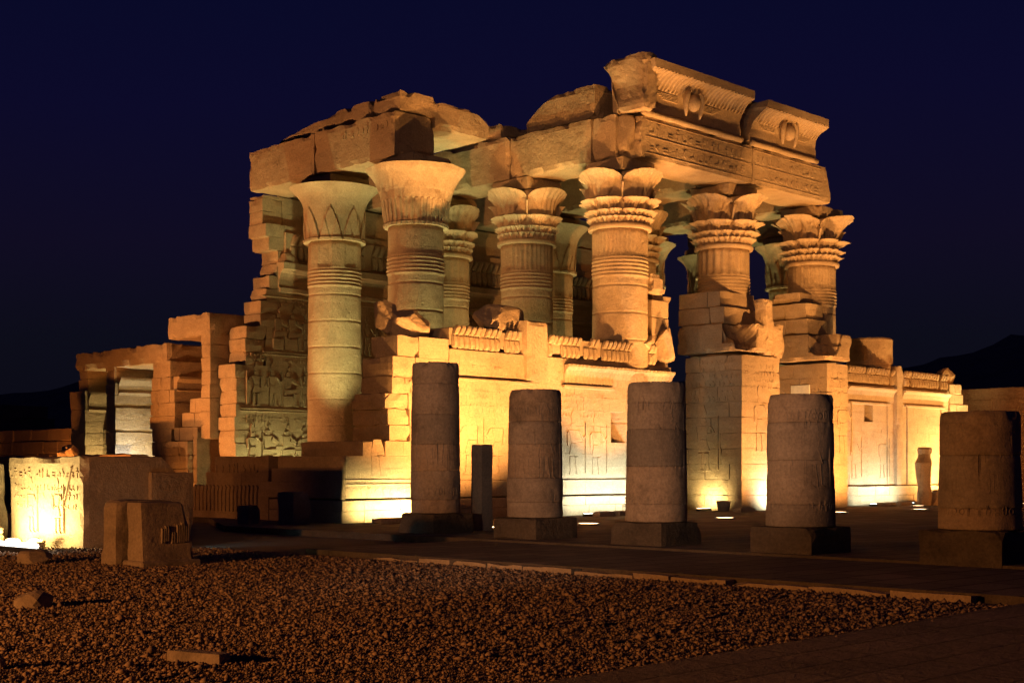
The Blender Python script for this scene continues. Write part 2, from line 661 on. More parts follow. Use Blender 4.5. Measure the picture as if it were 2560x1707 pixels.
# gravel: broken pebbles, thrown by hand over the forecourt
npr = np.random.default_rng(3)
iv = np.array([(1, 0, 0), (-1, 0, 0), (0, 1, 0), (0, -1, 0), (.1, .1, 1), (0, 0, -1)], float)
ift = np.array([(0, 2, 4), (2, 1, 4), (1, 3, 4), (3, 0, 4), (2, 0, 5), (1, 2, 5), (3, 1, 5), (0, 3, 5)])
N = 1250000
d = np.sqrt(npr.uniform(8.5 ** 2, 31.0 ** 2, N))
tt = npr.uniform(-0.62, 0.52, N)
r = tt * d
gx, gy = (r + d) / math.sqrt(2), (d - r) / math.sqrt(2)
big = np.array([mnoise.noise(Vector((x * .7, y * .7, 3.3))) for x, y in zip(gx, gy)])
keep = (gx < 17.12) & (gy > 7.55 + 0.03 * np.sin(gx * 9) + 0.035 * gx * 0.3) & (npr.uniform(0, 1, N) < 0.86 + 0.75 * big)
# stones get sparser where they are too far to tell apart
keep &= npr.uniform(0, 1, N) < np.clip(1.25 - (d - 10) / 30, 0.3, 1)
gx, gy, d = gx[keep], gy[keep], d[keep]
n = len(gx)
sz = np.exp(npr.normal(math.log(0.0082), 0.55, n)) * (1 + 0.035 * (d - 10))
sz = np.clip(sz, 0.0045, 0.05)
V = np.repeat(iv[None], n, 0) * npr.uniform(0.6, 1.3, (n, len(iv), 1))
V *= (sz[:, None] * npr.uniform(0.65, 1.35, (n, 3)) * np.array([1, 1, 0.72]))[:, None, :]
a = npr.uniform(0, 6.283, n)
ca, sa = np.cos(a)[:, None], np.sin(a)[:, None]
V = np.stack([V[..., 0] * ca - V[..., 1] * sa, V[..., 0] * sa + V[..., 1] * ca, V[..., 2]], -1)
V += np.stack([gx, gy, GZ + sz * npr.uniform(0.1, 0.75, n)], -1)[:, None, :]
F = (ift[None] + (np.arange(n) * len(iv))[:, None, None]).reshape(-1, 3)
V = V.reshape(-1, 3)
me = bpy.data.meshes.new('gravel')
me.vertices.add(len(V))
me.vertices.foreach_set('co', V.ravel())
me.loops.add(len(F) * 3)
me.loops.foreach_set('vertex_index', F.ravel())
me.polygons.add(len(F))
me.polygons.foreach_set('loop_start', np.arange(len(F)) * 3)
me.update()
me.materials.append(PEBBLE)
g = bpy.data.objects.new('gravel', me)
COL.objects.link(g)
struct(g, 'stuff')
del V, F

# desert hills on the skyline
bm = bmesh.new()
nx = 150
rows = []
for i in range(nx + 1):
    th = math.radians(-5 + 100 * i / nx)                # bearing round the viewer, 0 = +X
    off = math.degrees(math.radians(45) - th)           # degrees right of the view axis
    if off > 0:
        hgt = 60 + 24 * min(1, max(0, (off - 13.5) / 7.0)) + max(0, off - 20.5) * 2
    else:
        hgt = 66 + 6 * math.sin(off * .7) - 14 * max(0, (-off - 14) / 8)
    hgt += 5 * nv(th * 22, 0, 0, 1, 4) + 2.5 * nv(th * 90, 0, 0, 1, 9)
    row = []
    for k in range(8):
        dist = 560 + 70 * k
        fr = math.sin(min(1, k / 5) * math.pi / 2) * dist / 910
        row.append(bm.verts.new((math.cos(th) * dist, math.sin(th) * dist, -2 + max(0, hgt) * fr * (1 + .06 * nv(th * 60, k, 0, 1, 2)))))
    rows.append(row)
for i in range(nx):
    for k in range(7):
        bm.faces.new([rows[i][k], rows[i + 1][k], rows[i + 1][k + 1], rows[i][k + 1]])
struct(finish('hills', bm, HILL, None, True))

# ------------------------------------------------------------------ columns
AX, BX, CX, DX, EX = 33.8, 39.75, 46.35, 52.95, 58.7
R1, R2, R3 = 33.95, 38.9, 43.85
ZN, ZT = 10.7, 12.85


def shaft_radius(z, reeds, th, seed, cx, cy):
    R = 1.10 - 0.07 * z / ZN
    if z < 0.4:
        return 1.42
    if 8.95 < z < 9.66:
        R += 0.028 + 0.022 * math.cos((z - 8.95) / 0.71 * 5 * 6.2832)
    elif z >= 9.66 and reeds:
        c = math.cos(th * reeds)
        R += 0.022 * (1 if c > -0.2 else -1)
    f = (z - 0.35) % 1.03
    if z < 8.9 and (f < 0.03 or f > 1.0):
        R -= 0.022
    R += 0.018 * nv(math.cos(th) * 2, math.sin(th) * 2, z * 1.4, 1.1, seed) - 0.05 * max(0, nv(math.cos(th) * 2, math.sin(th) * 2, z * .9, 1.3, seed + 31) - 0.35)
    return R


def cap_radius(style, th, u, seed):
    u = min(1.0, max(0.0, u))
    rn = 1.04
    wear = nv(math.cos(th) * 1.6, math.sin(th) * 1.6, u * 1.2, 1.7, seed)
    if style['kind'] == 'bell':
        Rl = style.get('lip', 1.82)
        R = rn * 1.06 + (Rl - rn * 1.06) * (0.21 * u + 0.79 * u ** 6.5)
        if u < 0.06:
            R += 0.05
        n = style.get('leaf', 8)
        ph = (th * n / 6.2832 + .5) % 1.0 - .5
        wl = 0.47 * (1 - (u / 0.62) ** 1.6) if u < 0.62 else 0
        if abs(ph) < wl:
            R += 0.05
        ph2 = (th * n * 2 / 6.2832) % 1.0 - .5
        wl2 = 0.46 * (1 - (u / 0.4) ** 1.2) if u < 0.4 else 0
        if abs(ph2) < wl2:
            R += 0.03
    elif style['kind'] == 'plain':
        Rl = style.get('lip', 1.85)
        R = rn * 1.10 + (Rl - rn * 1.1) * (0.40 * u + 0.60 * u ** 5)
        if u < 0.05:
            R += 0.05
        if u < 0.45:
            R += 0.022 * (1 if math.cos(th * 36) > 0 else -1)
        elif u > 0.6:
            R += 0.012
    else:
        R = rn * 1.03 + 0.16 * u
        if u < 0.075:
            return rn * 1.17 - 0.05 * abs(u / .075 - .5) + 0.01 * wear
        for (u0, u1, nn, ph0, Rl, bulge) in style['tiers']:
            if not (u0 <= u <= u1):
                continue
            q = (u - u0) / (u1 - u0)
            per = 6.2832 / nn
            a_ = ((th - ph0) / per + .5) % 1.0 - .5          # -0.5..0.5 inside this petal
            wv = 0.07 + 0.43 * q ** 1.1
            k = abs(a_) / wv
            if k < 1:
                rnd = math.sqrt(1 - k * k)
                fl = (Rl - R) * (0.04 + 0.16 * q + 0.80 * q ** 5.5)
                R = max(R, R + fl * (0.12 + 0.88 * rnd ** .7) + bulge * rnd * (1 - q)) + .016 * math.cos(a_ * 6.2832 * (9 if nn <= 8 else 4)) * min(1, q * 2)
        # bud standing in each notch of the top row
        (u0, u1, nn, ph0, Rl, bulge) = style['tiers'][-1]
        per = 6.2832 / nn
        a_ = ((th - ph0) / per) % 1.0 - .5
        if .50 < u < .80 and abs(a_) < .028:
            R = max(R, rn * 1.17 + (u - .50) * 1.1)
    R += 0.035 * wear
    br = style.get('broken', 0.0)
    if br:
        w2 = nv(math.cos(th) * 1.3, math.sin(th) * 1.3, u * .8, 1.25, seed + 17)
        R -= br * max(0, w2 - 0.12) * u * 1.6
        R -= br * 0.45 * max(0, nv(math.cos(th) * 3, math.sin(th) * 3, u * 3, 1.9, seed + 23)) * u ** .5
    if u > 0.94:
        R -= (u - 0.94) / 0.06 * 0.06
    return R


def comp(lip=1.72, low=1.42, broken=0.0, n=4, ph=0.0):
    p = 6.2832 / n
    k = low / 1.42
    return {'kind': 'comp', 'broken': broken, 'tiers': [
        (0.08, 0.195, n * 8, ph, 1.30 * k, .03), (0.13, 0.31, n * 4, ph + p / 8, 1.43 * k, .04),
        (0.20, 0.50, n * 2, ph + p / 4, 1.62 * k, .05), (0.30, 1.0, n, ph, lip * 1.04, .07)]}


BELL = {'kind': 'bell', 'lip': 1.86}
BELLB = {'kind': 'bell', 'lip': 1.84, 'broken': 0.25, 'leaf': 12}
PLAIN = {'kind': 'plain', 'lip': 1.92, 'broken': 0.2}


def column(x, y, label, style, reeds=30, seed=1, abacus=True, ztop=ZT, aw=1.0, capmat=None, z_shaft0=0.05):
    t = thing('temple_column', label, 'column', (x, y, 0), 'tall temple columns with flared capitals')
    bm = bmesh.new()
    zs = [0.02, 0.38, 0.42]
    z = 0.6
    while z < 8.9:
        zs.append(z)
        z += 0.1716
    k = 8.92
    while k < 9.66:
        zs.append(k)
        k += 0.0355
    zs += [9.67, 9.9, 10.2, 10.5, ZN]
    zj = []
    for i in range(9):
        zc = 0.35 + 1.03 * (i + 1)
        if zc < 8.9:
            zj += [zc - .035, zc - .01, zc + .01, zc + .04]
    zs = sorted(set(zs + zj))
    lathe(bm, x, y, zs, lambda th, z: shaft_radius(z, reeds, th, seed, x, y), 120)
    finish('shaft', bm, SAND, t, True)
    bm = bmesh.new()
    us = sorted(set([i / 44 for i in range(45)] + [q + e for (a_, b_, *_r) in style.get('tiers', []) for q in (b_,) for e in (-.004, .006) if 0 < q + e < 1]))
    rows = lathe(bm, x, y, [ZN + 0.003 + (ztop - ZN) * u for u in us], lambda th, z: cap_radius(style, th, (z - ZN) / (ztop - ZN), seed), 240)
    if style['kind'] == 'comp':
        nn, ph0 = style['tiers'][-1][2:4]
        for i, u in enumerate(us):
            if u > .72:
                for kk, v in enumerate(rows[i]):
                    a_ = ((6.283185 * kk / 240 - ph0) * nn / 6.2832 + .5) % 1.0 - .5
                    v.co.z -= .42 * (u - .72) / .28 * (1 - math.sqrt(max(0, 1 - 4 * a_ * a_))) + .03 * abs(nv(kk * .2, i * .3, 0, 1, seed))
    finish('capital', bm, capmat or SANDS, t, False)
    if abacus:
        bm = bmesh.new()
        wblock(bm, (x - aw, y - aw, ztop - 0.02), (x + aw, y + aw, 13.29), 0.25, 0.02, 0.05, seed)
        finish('abacus', bm, SAND, t)
    return t


column(BX, R1, 'orange lit column with tiered petal capital at the left end of the inscribed front beam', comp(1.74, 1.42, 0.10), 40, 3, aw=.95)
column(CX, R1, 'battered petal column rising behind the tall pier between the two gateways', comp(1.84, 1.5, 0.5, 4, 0.15), 20, 8)
column(DX, R1, 'crumbling petal column under the broken right end of the inscribed front beam', comp(1.88, 1.55, 0.6, 4, 0.05), 44, 13)
column(AX, R2, 'column with plain chipped bell capital under the front end of the left roof beam', PLAIN, 0, 21)
column(AX, R3, 'column with leaf carved bell capital, foremost before the relief wall at left', BELL, 6, 34)
column(BX, R2, 'column with two lobed petal capital, second in line behind the orange lit corner column', comp(1.74, 1.34, 0.12, 4, 0.0), 34, 45)
column(BX, R3, 'slim column glimpsed between the chipped bell column and the two lobed petal column', comp(1.62, 1.34, 0.1), 18, 51)
column(CX, R2, 'column with green lit petal capital peeking out right of the orange corner column', comp(1.7, 1.4, 0.1), 12, 57)
column(CX, R3, 'dim bell column peeking out right of the two lobed petal column', BELL, 8, 61)
column(DX, R2, 'column largely hidden behind the battered middle column above the pier', BELLB, 8, 66)
column(DX, R3, 'back row bell column largely hidden behind the orange corner column', BELLB, 8, 71)
column(EX, R2, 'pale green bell column seen against the sky left of the crumbling right column', BELLB, 16, 77)
column(EX, R3, 'pale green bell column seen against the sky left of the battered middle column', BELLB, 16, 83)

# ------------------------------------------------------------------ roof beams
ZB0, ZB1 = 13.3, 14.98
BEAMG = 'stone beams spanning the temple columns'


def beam(lo, hi, label, mat=SAND, seed=1, edge=0.07, amp=0.02, cut=None, carve=None, loc=None):
    loc = loc or ((lo[0] + hi[0]) / 2, (lo[1] + hi[1]) / 2, lo[2])
    bm = bmesh.new()
    wblock(bm, lo, hi, 0.22, amp, edge, seed, cut)
    if carve:
        carve(bm)
    return solo('stone_beam', bm, mat, label, 'stone beam', loc, BEAMG)


def carve_left(bm):
    rg = random.Random(4)
    glyphs(bm, rg, -42.2, -39.3, 14.35, 14.85, 0.42, (32.83, 0, 0), (0, -1, 0), (0, 0, 1), (-1, 0, 0), 0.035)
    glyphs(bm, rg, -42.6, -40.4, 14.0, 14.3, 0.26, (32.83, 0, 0), (0, -1, 0), (0, 0, 1), (-1, 0, 0), 0.012)


beam((32.82, 38.98, ZB0), (34.8, 43.88, ZB1 + .03), 'left roof beam with a line of carved signs along its upper edge', SAND, 2, 0.05, .015, carve=carve_left)
beam((32.84, 43.92, ZB0), (34.8, 48.42, ZB1), 'plain roof beam at far left running from the leaf carved column to the relief wall', SAND, 3, 0.05)
beam((38.77, 34.55, ZB0), (40.7, 38.88, ZB1), 'roof beam behind the tiered corner column with ragged upper edge and shadow on its face', SAND, 5, 0.10, .03)
beam((38.77, 38.92, ZB0), (40.7, 43.83, ZB1 + .1), 'shaded roof beam behind the two lobed petal column', SAND, 6, 0.10, .03)
beam((38.8, 43.87, ZB0), (40.7, 48.2, ZB1), 'roof beam running back from the slim looking column to the relief wall', SAND, 7, 0.08)
for i, (xx, nm) in enumerate(((CX, 'middle'), (DX, 'right'))):
    beam((xx - .95, 34.65, ZB0), (xx + .95, R2 - .02, ZB1), 'roof beam running back from the %s column of the front row' % ('battered' if i == 0 else 'crumbling'), SAND, 10 + i)
    beam((xx - .95, R2 + .02, ZB0), (xx + .95, R3 - .02, ZB1), 'roof beam between second and third column of the %s line' % nm, SAND, 14 + i)
    if i == 0:
        beam((xx - .95, R3 + .02, ZB0), (xx + .95, 48.2, ZB1), 'roof beam from the dim bell column back to the relief wall', SAND, 18)
beam((EX - .95, R2 - .6, ZB0), (EX + .95, R3 + .9, ZB1 - .2), 'dark roof beam joining the two pale green bell columns', SAND, 19)

YF = 32.5


def carve_front(x0, x1, seed):
    def f(bm):
        rg = random.Random(seed)
        for (z0, s) in ((13.52, .5), (14.12, .5)):
            glyphs(bm, rg, x0 + .3, x1 - .3, z0, z0 + s, s, (0, YF - .005, 0), (1, 0, 0), (0, 0, 1), (0, -1, 0), 0.02)
        for z in (13.46, 14.06, 14.66):
            cbox(bm, (x0 + .15, YF - .022, z), (x1 - .15, YF + .05, z + .025), .004)
    return f


def cut_right(x, y, z):
    lim = 52.25 - (z - 13.3) * 0.30 + 0.12 * nv(x, y, z, 2.2, 3)
    return (min(x, lim), y, z)


def cut_left(x, y, z):
    lim = 39.28 + 0.16 * nv(x * .1, y, z, 2.4, 8) + (0.12 if z > 14.5 else 0)
    return (max(x, lim), y, z)


beam((39.1, YF, ZB0), (CX - .02, 34.5, 14.82), 'inscribed front beam with rows of carved signs, left half above the first gateway', SAND, 21, 0.04, .012, cut_left, carve_front(39.4, CX, 3))
beam((CX + .02, YF, ZB0), (52.4, 34.5, 14.82), 'inscribed front beam with small round holes and a slanted broken end, right half', SAND, 22, 0.04, .012, cut_right, carve_front(CX, 51.6, 6))
beam((38.8, 33.35, ZB0 + .02), (39.05, 34.5, ZB1 - .05), 'narrow upright leftover slab beside the cut end of the inscribed front beam', ROUGH, 24, 0.06, .03)

# roof slabs
SLABG = 'roofing slabs left on top of the beams'


def slab(lo, hi, label, seed, cut=None, edge=0.10, amp=0.04, mat=ROUGH):
    bm = bmesh.new()
    wblock(bm, lo, hi, 0.25, amp, edge, seed, cut)
    return solo('roof_slab', bm, mat, label, 'roof slab', ((lo[0] + hi[0]) / 2, (lo[1] + hi[1]) / 2, lo[2]), SLABG)


slab((33.1, 38.98, 15.05), (35.0, 40.6, 15.85), 'short upright roof slab at the front corner of the left beam', 3)


def cut_long(x, y, z):
    k = max(0, (y - 42.3)) / 5.2
    return (x, y, min(z, 15.07 + 0.72 * max(0, 1 - k ** 1.1) + .05 * nv(x, y, z, 2, 3) + (0.1 if y < 42.4 else 0)))


slab((33.2, 40.72, 15.05), (35.2, 46.9, 15.8), 'long roof slab tapering away along the left beam', 4, cut_long)


def cut_round(x, y, z):
    k = max(0, x - 36.7) / 1.15
    top = 15.78 - 0.06 - 0.55 * min(1, k) ** 2
    return (min(x, 37.85 - .35 * abs(z - 15.2)), y, min(z, top + .04 * nv(x, y, z, 2, 6)))


slab((34.9, 39.05, 14.72), (38.0, 43.2, 15.85), 'big cantilevered roof slab with rounded broken end between the two roof beams', 5, cut_round)


def cut_back(x, y, z):
    k = max(0, (y - 36.2)) / 2.0
    return (x, y, min(z, 16.35 - .9 * min(1, k) ** 2 + .05 * nv(x, y, z, 1.6, 6)))


slab((39.05, 34.6, 15.05), (46.2, 38.3, 16.4), 'dark roof slab with rounded back lying behind the winged disc cornice', 6, cut_back)
slab((38.95, 39.6, 15.12), (45.2, 43.2, 15.75), 'thin dark roof slab far behind, beside the rounded broken slab', 7)


# ------------------------------------------------------------------ cornice blocks with winged discs
def cornice(x0, x1, discx, label, seed, left_ragged, ztop):
    t = thing('cornice_block', label, 'cornice', ((x0 + x1) / 2, 33.2, 14.85), 'curved cornice blocks on the front beam')
    prof = [(33.9, 14.99), (32.55, 14.99)]
    for i in range(13):
        q = i / 12
        prof.append((32.52 - 0.66 * q ** 4.6, 15.02 + (ztop - .34 - 15.02) * (1 - (1 - q) ** 1.15)))
    prof += [(31.82, ztop - .30), (31.82, ztop), (34.0, ztop - .05)]
    bm = bmesh.new()
    nn = int((x1 - x0) / 0.05)

    def mod(a, p, z, k):
        # ribs under the lip
        if 8 <= k <= 14:
            w = (1 if math.cos(a * 6.2832 / 0.22) > 0 else -1)
            if 10 <= k <= 14:
                p -= 0.05 * w
        p += .015 * nv(a, p, z, 2.1, seed)
        z += .018 * nv(a, p, z, 1.4, seed + 4)
        # broken ends: points near the ends are pushed back irregularly
        return p, z
    prism(bm, prof, 'x', x0, x1, nn, 0, seed, mod)
    for v in bm.verts:
        e = 0.30 * nv(0, v.co.y * 1.5, v.co.z * 1.5, 1, seed + 6) + .1 * nv(0, v.co.y * 5, v.co.z * 5, 1, seed + 7)
        q = (v.co.x - x0) / (x1 - x0)
        if left_ragged == 1:
            e2 = e
        else:
            e2 = e * .35 + max(0, (v.co.z - 15.3)) * .35
        if q < 0.1:
            v.co.x += e2 * (1 - q / 0.1)
        if q > 0.9:
            v.co.x -= abs(e) * .5 * (q - .9) / .1
    finish('cavetto', bm, SANDS, t)
    bm = bmesh.new()
    roll(bm, (x0 + .05, 32.46, 14.93), (x1 - .05, 32.46, 14.93), 0.12, 10, .035, seed)
    finish('torus_moulding', bm, SAND, t, True)
    bm = bmesh.new()
    cbox(bm, (x0 + .25, 32.6, ztop - .02), (x1 - .1, 34.0, ztop + .10), .03)
    finish('top_slab', bm, ROUGH, t)
    # sun disc and a rearing cobra each side
    zc = 15.72
    yc = 32.18
    bm = bmesh.new()
    bmesh.ops.create_uvsphere(bm, u_segments=24, v_segments=14, radius=1)
    for v in bm.verts:
        v.co = Vector((discx + v.co.x * .28, yc + v.co.y * .26 + .06, zc + v.co.z * .33))
    finish('sun_disc', bm, SANDS, t, True)
    for s in (-1, 1):
        bm = bmesh.new()
        pts = [(.02, -.55, .03), (.05, -.38, .08), (.10, -.15, .11), (.08, .12, .13), (.03, .32, .12), (-.06, .42, .09), (-.13, .36, .05)]
        rows = []
        for (ox, oz, rr) in pts:
            rows.append([bm.verts.new((discx + s * (.40 + ox) + math.cos(6.2832 * k / 10) * rr, yc + .10 - .10 * (oz + .5) + math.sin(6.2832 * k / 10) * rr * .9, zc + oz)) for k in range(10)])
        for i in range(len(rows) - 1):
            for k in range(10):
                bm.faces.new([rows[i][k], rows[i][(k + 1) % 10], rows[i + 1][(k + 1) % 10], rows[i + 1][k]])
        bm.faces.new(rows[0])
        bm.faces.new(rows[-1])
        finish('cobra', bm, SANDS, t, True)
    # low carved wings either side of the disc
    for s in (-1, 1):
        bm = bmesh.new()
        for k in range(5):
            L = 1.35 - .12 * k
            z0 = zc + .1 - k * .055
            cbox(bm, (discx + (s * .7 if s > 0 else s * (.7 + L)), 32.455, z0), (discx + (s * (.7 + L) if s > 0 else s * .7), 32.52, z0 + .04), .008)
        finish('wing', bm, SANDS, t)
    return t


cornice(39.25, 45.55, 42.1, 'large curved cornice block with a sun disc and two cobras, left and higher one', 3, 1, 16.78)
cornice(46.1, 51.05, 48.6, 'smaller curved cornice block with a sun disc and two cobras, right of the dark gap', 11, 0, 16.62)
bm = bmesh.new()


def cut_end(x, y, z):
    k = max(0.0, (z - 15.0) / 2.0)
    back = 33.3 + 0.9 * k ** 1.4 + .18 * nv(x, y, z, 1.8, 5)
    return (x + .2 * nv(x, y, z, 1.1, 9) + .04 * nv(x, y, z, 4, 2), min(y, back), z)


wblock(bm, (38.95, 32.05, 14.95), (39.75, 34.3, 17.02), 0.16, 0.06, 0.10, 4, cut_end, 1.2)
solo('broken_stone', bm, ROUGH, 'ragged broken stone end standing at the left end of the large cornice', 'stone', (39.3, 33.2, 15))
bm = bmesh.new()
rock(bm, (39.15, 33.3, 14.2), (.35, .6, .75), 77, 3, 9)
solo('broken_stone', bm, ROUGH, 'jagged stone wedged under the broken cornice end at the beam corner', 'stone', (39.15, 33.3, 13.5))

# ------------------------------------------------------------------ rear wall with reliefs
YR = 48.0
t = thing('relief_wall', 'high green lit rear wall covered with rows of carved figures', 'wall', (44, 48.8, 0))
bm = bmesh.new()
rng = random.Random(11)
courses = []
z = 0.05
edge = [(0, 31.85), (5.9, 31.9), (5.95, 32.38), (7.4, 32.4), (7.45, 32.8), (7.9, 32.82), (7.95, 33.1), (8.9, 33.12), (9.0, 33.4), (9.7, 33.6), (10.3, 33.85), (10.7, 33.9), (11.4, 33.5), (12.4, 33.3), (13.4, 33.25)]
while z < 13.2:
    h = 0.545
    zc = z + h / 2
    for (p, q) in zip(edge, edge[1:]):
        if p[0] <= zc <= q[0]:
            e = p[1] + (q[1] - p[1]) * (zc - p[0]) / (q[0] - p[0])
    courses.append((z, min(z + h, 13.27), e + (rng.uniform(-.16, .16) if zc > 8.3 else rng.uniform(-.05, .05)), 57.0 - max(0, zc - 6) * .25 + rng.uniform(-.4, .4), 0.25 if z > 11.8 else 0.0))
    z += h
masonry(bm, 'x', YR, 1.25, [(c[0], c[1], c[2] + 1.0) + c[3:] for c in courses], rng, (0.9, 1.8), 0.004, 0.006)
masonry(bm, 'x', YR, 1.25, [(c[0], c[1], c[2], c[2] + .995) + c[4:] for c in courses], rng, (0.9, 1.8), 0.02, 0.006, rough=(.02, .03))
rg = random.Random(21)
U, Vv, Nn = (1, 0, 0), (0, 0, 1), (0, -1, 0)
O = (0, YR, 0)
# three registers of figures with rows of signs above
for (z0, h, x0, x1) in ((1.75, 2.0, 32.3, 56), (4.35, 2.0, 32.5, 56), (6.75, 1.95, 33.6, 55)):
    x = x0 + .4
    while x < x1:
        k = rg.choice((FIG, FIG, SEAT))
        figure(bm, k, (x, YR, z0), U, Vv, Nn, h * rg.uniform(.78, .88), rg.choice((1, 1, -1)), 0.042)
        if rg.random() < .45:      # offering stand
            poly(bm, [(x + .62, z0), (x + .78, z0), (x + .74, z0 + .8), (x + 1.0, z0 + .85), (x + 1.0, z0 + .95), (x + .4, z0 + .95), (x + .4, z0 + .85), (x + .66, z0 + .8)], O, U, Vv, Nn, .028)
        glyphs(bm, rg, x - .3, x + .55, z0 + h * .93, z0 + h * .93 + .42, .2, O, U, Vv, Nn, .02)
        x += rg.uniform(.72, .98)
for z in (1.6, 4.1, 4.2, 6.5, 6.6, 8.95):
    cbox(bm, (33.2 if z > 6 else 32.1, YR - .05, z), (56, YR + .1, z + .06), .015)
finish('wall', bm, SANDS, t)
bm = bmesh.new()
wblock(bm, (34.95, YR + .25, 13.3), (55.5, YR + 1.6, 14.85), .4, .03, .06, 4)
finish('top_course', bm, SAND, t)
bm = bmesh.new()
prof = [(YR + .1, 9.15), (YR - .02, 9.18), (YR - .18, 9.2), (YR - .2, 9.36), (YR - .06, 9.42), (YR - .08, 9.7), (YR - .2, 9.98), (YR - .42, 10.16), (YR - .44, 10.42), (YR + .1, 10.46)]
prism(bm, prof, 'x', 34.0, 55.5, 60, .03, 4)
finish('cornice', bm, SANDS, t)


def uraei(bm, axis, front, a0, a1, z0, z1, pitch, rng, miss=0.0):
    """frieze of cobras: rounded hoods hanging over a slot, slanted discs above"""
    n = int((a1 - a0) / pitch)
    hh = z1 - z0
    for i in range(n):
        a = a0 + (i + .5) * pitch
        lost = rng.random() < miss
        bands = (((0, .26, .10), (.05, .42, .18), (.16, .49, .21), (.34, .5, .19), (.50, .48, .14), (.56, .4, .06)),
                 ((.57, .36, .08), (.62, .46, .15), (.74, .48, .18), (.88, .48, .20), (.96, .42, .18), (1.0, .3, .10)))
        for b, pts in enumerate(bands):
            if lost and rng.random() < .7:
                continue
            rows = []
            for (q, w, dd) in pts:
                ww = w * pitch
                dp = dd * hh * (.55 if lost else 1) * rng.uniform(.92, 1.05)
                z = z0 + hh * q
                sl = (q - .57) * pitch * 1.3 if b else 0
                row = []
                for (e, k) in ((-1, 0), (-.7, .75), (0, 1), (.7, .75), (1, 0)):
                    p = front + .04 - dp * k
                    row.append(bm.verts.new((a + e * ww + sl, p, z) if axis == 'x' else (p, a + e * ww + sl, z)))
                rows.append(row)
            for r_ in range(len(rows) - 1):
                for k in range(4):
                    bm.faces.new([rows[r_][k], rows[r_][k + 1], rows[r_ + 1][k + 1], rows[r_ + 1][k]])
            bm.faces.new(rows[-1])
            bm.faces.new(rows[0])


bm = bmesh.new()
cbox(bm, (34.3, YR - .12, 10.5), (55, YR + .1, 11.75), .03)
uraei(bm, 'x', YR - .12, 34.5, 55, 10.56, 11.7, .34, random.Random(2), .12)
finish('uraeus_frieze', bm, SANDS, t)
bm = bmesh.new()
rock(bm, (34.55, YR - .05, 10.45), (.55, .35, .5), 5, 3)
finish('broken_edge', bm, ROUGH, t)

# ------------------------------------------------------------------ flank wall running back at left
XF = 31.5
t = thing('flank_wall', 'long ruined side wall at left with lintels over lit openings', 'wall', (32.7, 54, 0))
bm = bmesh.new()
rng = random.Random(31)


def stack(z0, z1, a0, a1, rag0=0.0, rag1=0.0, h=.56):
    out = []
    z = z0
    while z < z1 - .05:
        e = min(z + h, z1)
        if z1 - e < .15:
            e = z1
        out.append((z, e, a0 + rng.uniform(-rag0, rag0), a1 + rng.uniform(-rag1, rag1)))
        z = e
    return out


masonry(bm, 'y', XF, 2.3, stack(0.05, 3.0, 50.3, 50.6, 0, .0), rng, blen=(.8, 1.5), rough=True)
masonry(bm, 'y', XF, 2.3, stack(3.0, 7.35, 49.29, 50.0, 0, .12), rng, blen=(.8, 1.5), rough=True)
masonry(bm, 'y', XF - .25, 2.3, stack(0.05, 2.9, 50.62, 52.4, .0, .1), rng, blen=(.8, 1.5), rough=True)
masonry(bm, 'y', XF, 2.3, stack(2.9, 6.4, 52.2, 54.0, .25, .15), rng, blen=(.8, 1.5), rough=True)
masonry(bm, 'y', XF + .02, 2.3, stack(0.05, 2.9, 52.5, 54.0, .0, .05), rng, blen=(.8, 1.5), rough=True)
masonry(bm, 'y', XF, 2.4, stack(0.05, 6.4, 57.2, 58.0, .12, .05), rng, blen=(.8, 1.5), rough=True)
masonry(bm, 'y', XF, 2.4, stack(0.05, 5.4, 60.0, 61.4, .0, .1), rng, blen=(.8, 1.5), rough=True)
masonry(bm, 'y', XF + .15, 2.2, stack(5.4, 6.4, 60.0, 60.9, .1, .2), rng, blen=(.8, 1.5), rough=True)
masonry(bm, 'y', XF + .03, 2.2, [(2.92, 3.5, 50.3, 52.15), (3.52, 4.1, 50.05, 51.5), (4.12, 4.7, 50.03, 50.9)], rng, blen=(.6, 1.1), rough=True)
# back of the openings
masonry(bm, 'y', XF + 2.0, .5, stack(0.05, 6.5, 49.2, 61, 0, .2), rng)
masonry(bm, 'y', XF + .9, 1.0, stack(0.05, 3.6, 58.0, 60.0, 0, .1), rng, rough=True)
finish('pier', bm, SAND, t)
bm = bmesh.new()
wblock(bm, (XF - .02, 49.29, 7.3), (XF + 2.3, 52.6, 8.26), .25, .03, .06, 3)
finish('lintel', bm, SAND, t)
bm = bmesh.new()
wblock(bm, (XF - .04, 52.65, 6.35), (XF + 2.3, 60.9, 7.2), .25, .03, .06, 5)
finish('lintel', bm, SAND, t)
for (y0, z0, z1) in ((57.18, 5.1, 5.9), (60.0, 4.4, 5.35), (52.2, 5.0, 5.7)):
    bm = bmesh.new()
    prof = [(y0 + .2, z0), (y0 - .05, z0), (y0 - .12, z0 + .12), (y0 - .05, z0 + .2), (y0 - .08, z0 + .45), (y0 - .26, z1 - .1), (y0 - .26, z1), (y0 + .2, z1)]
    prism(bm, prof, 'x', XF + .15, XF + 2.1, 6, .02, 3)
    finish('door_cornice', bm, SAND, t)

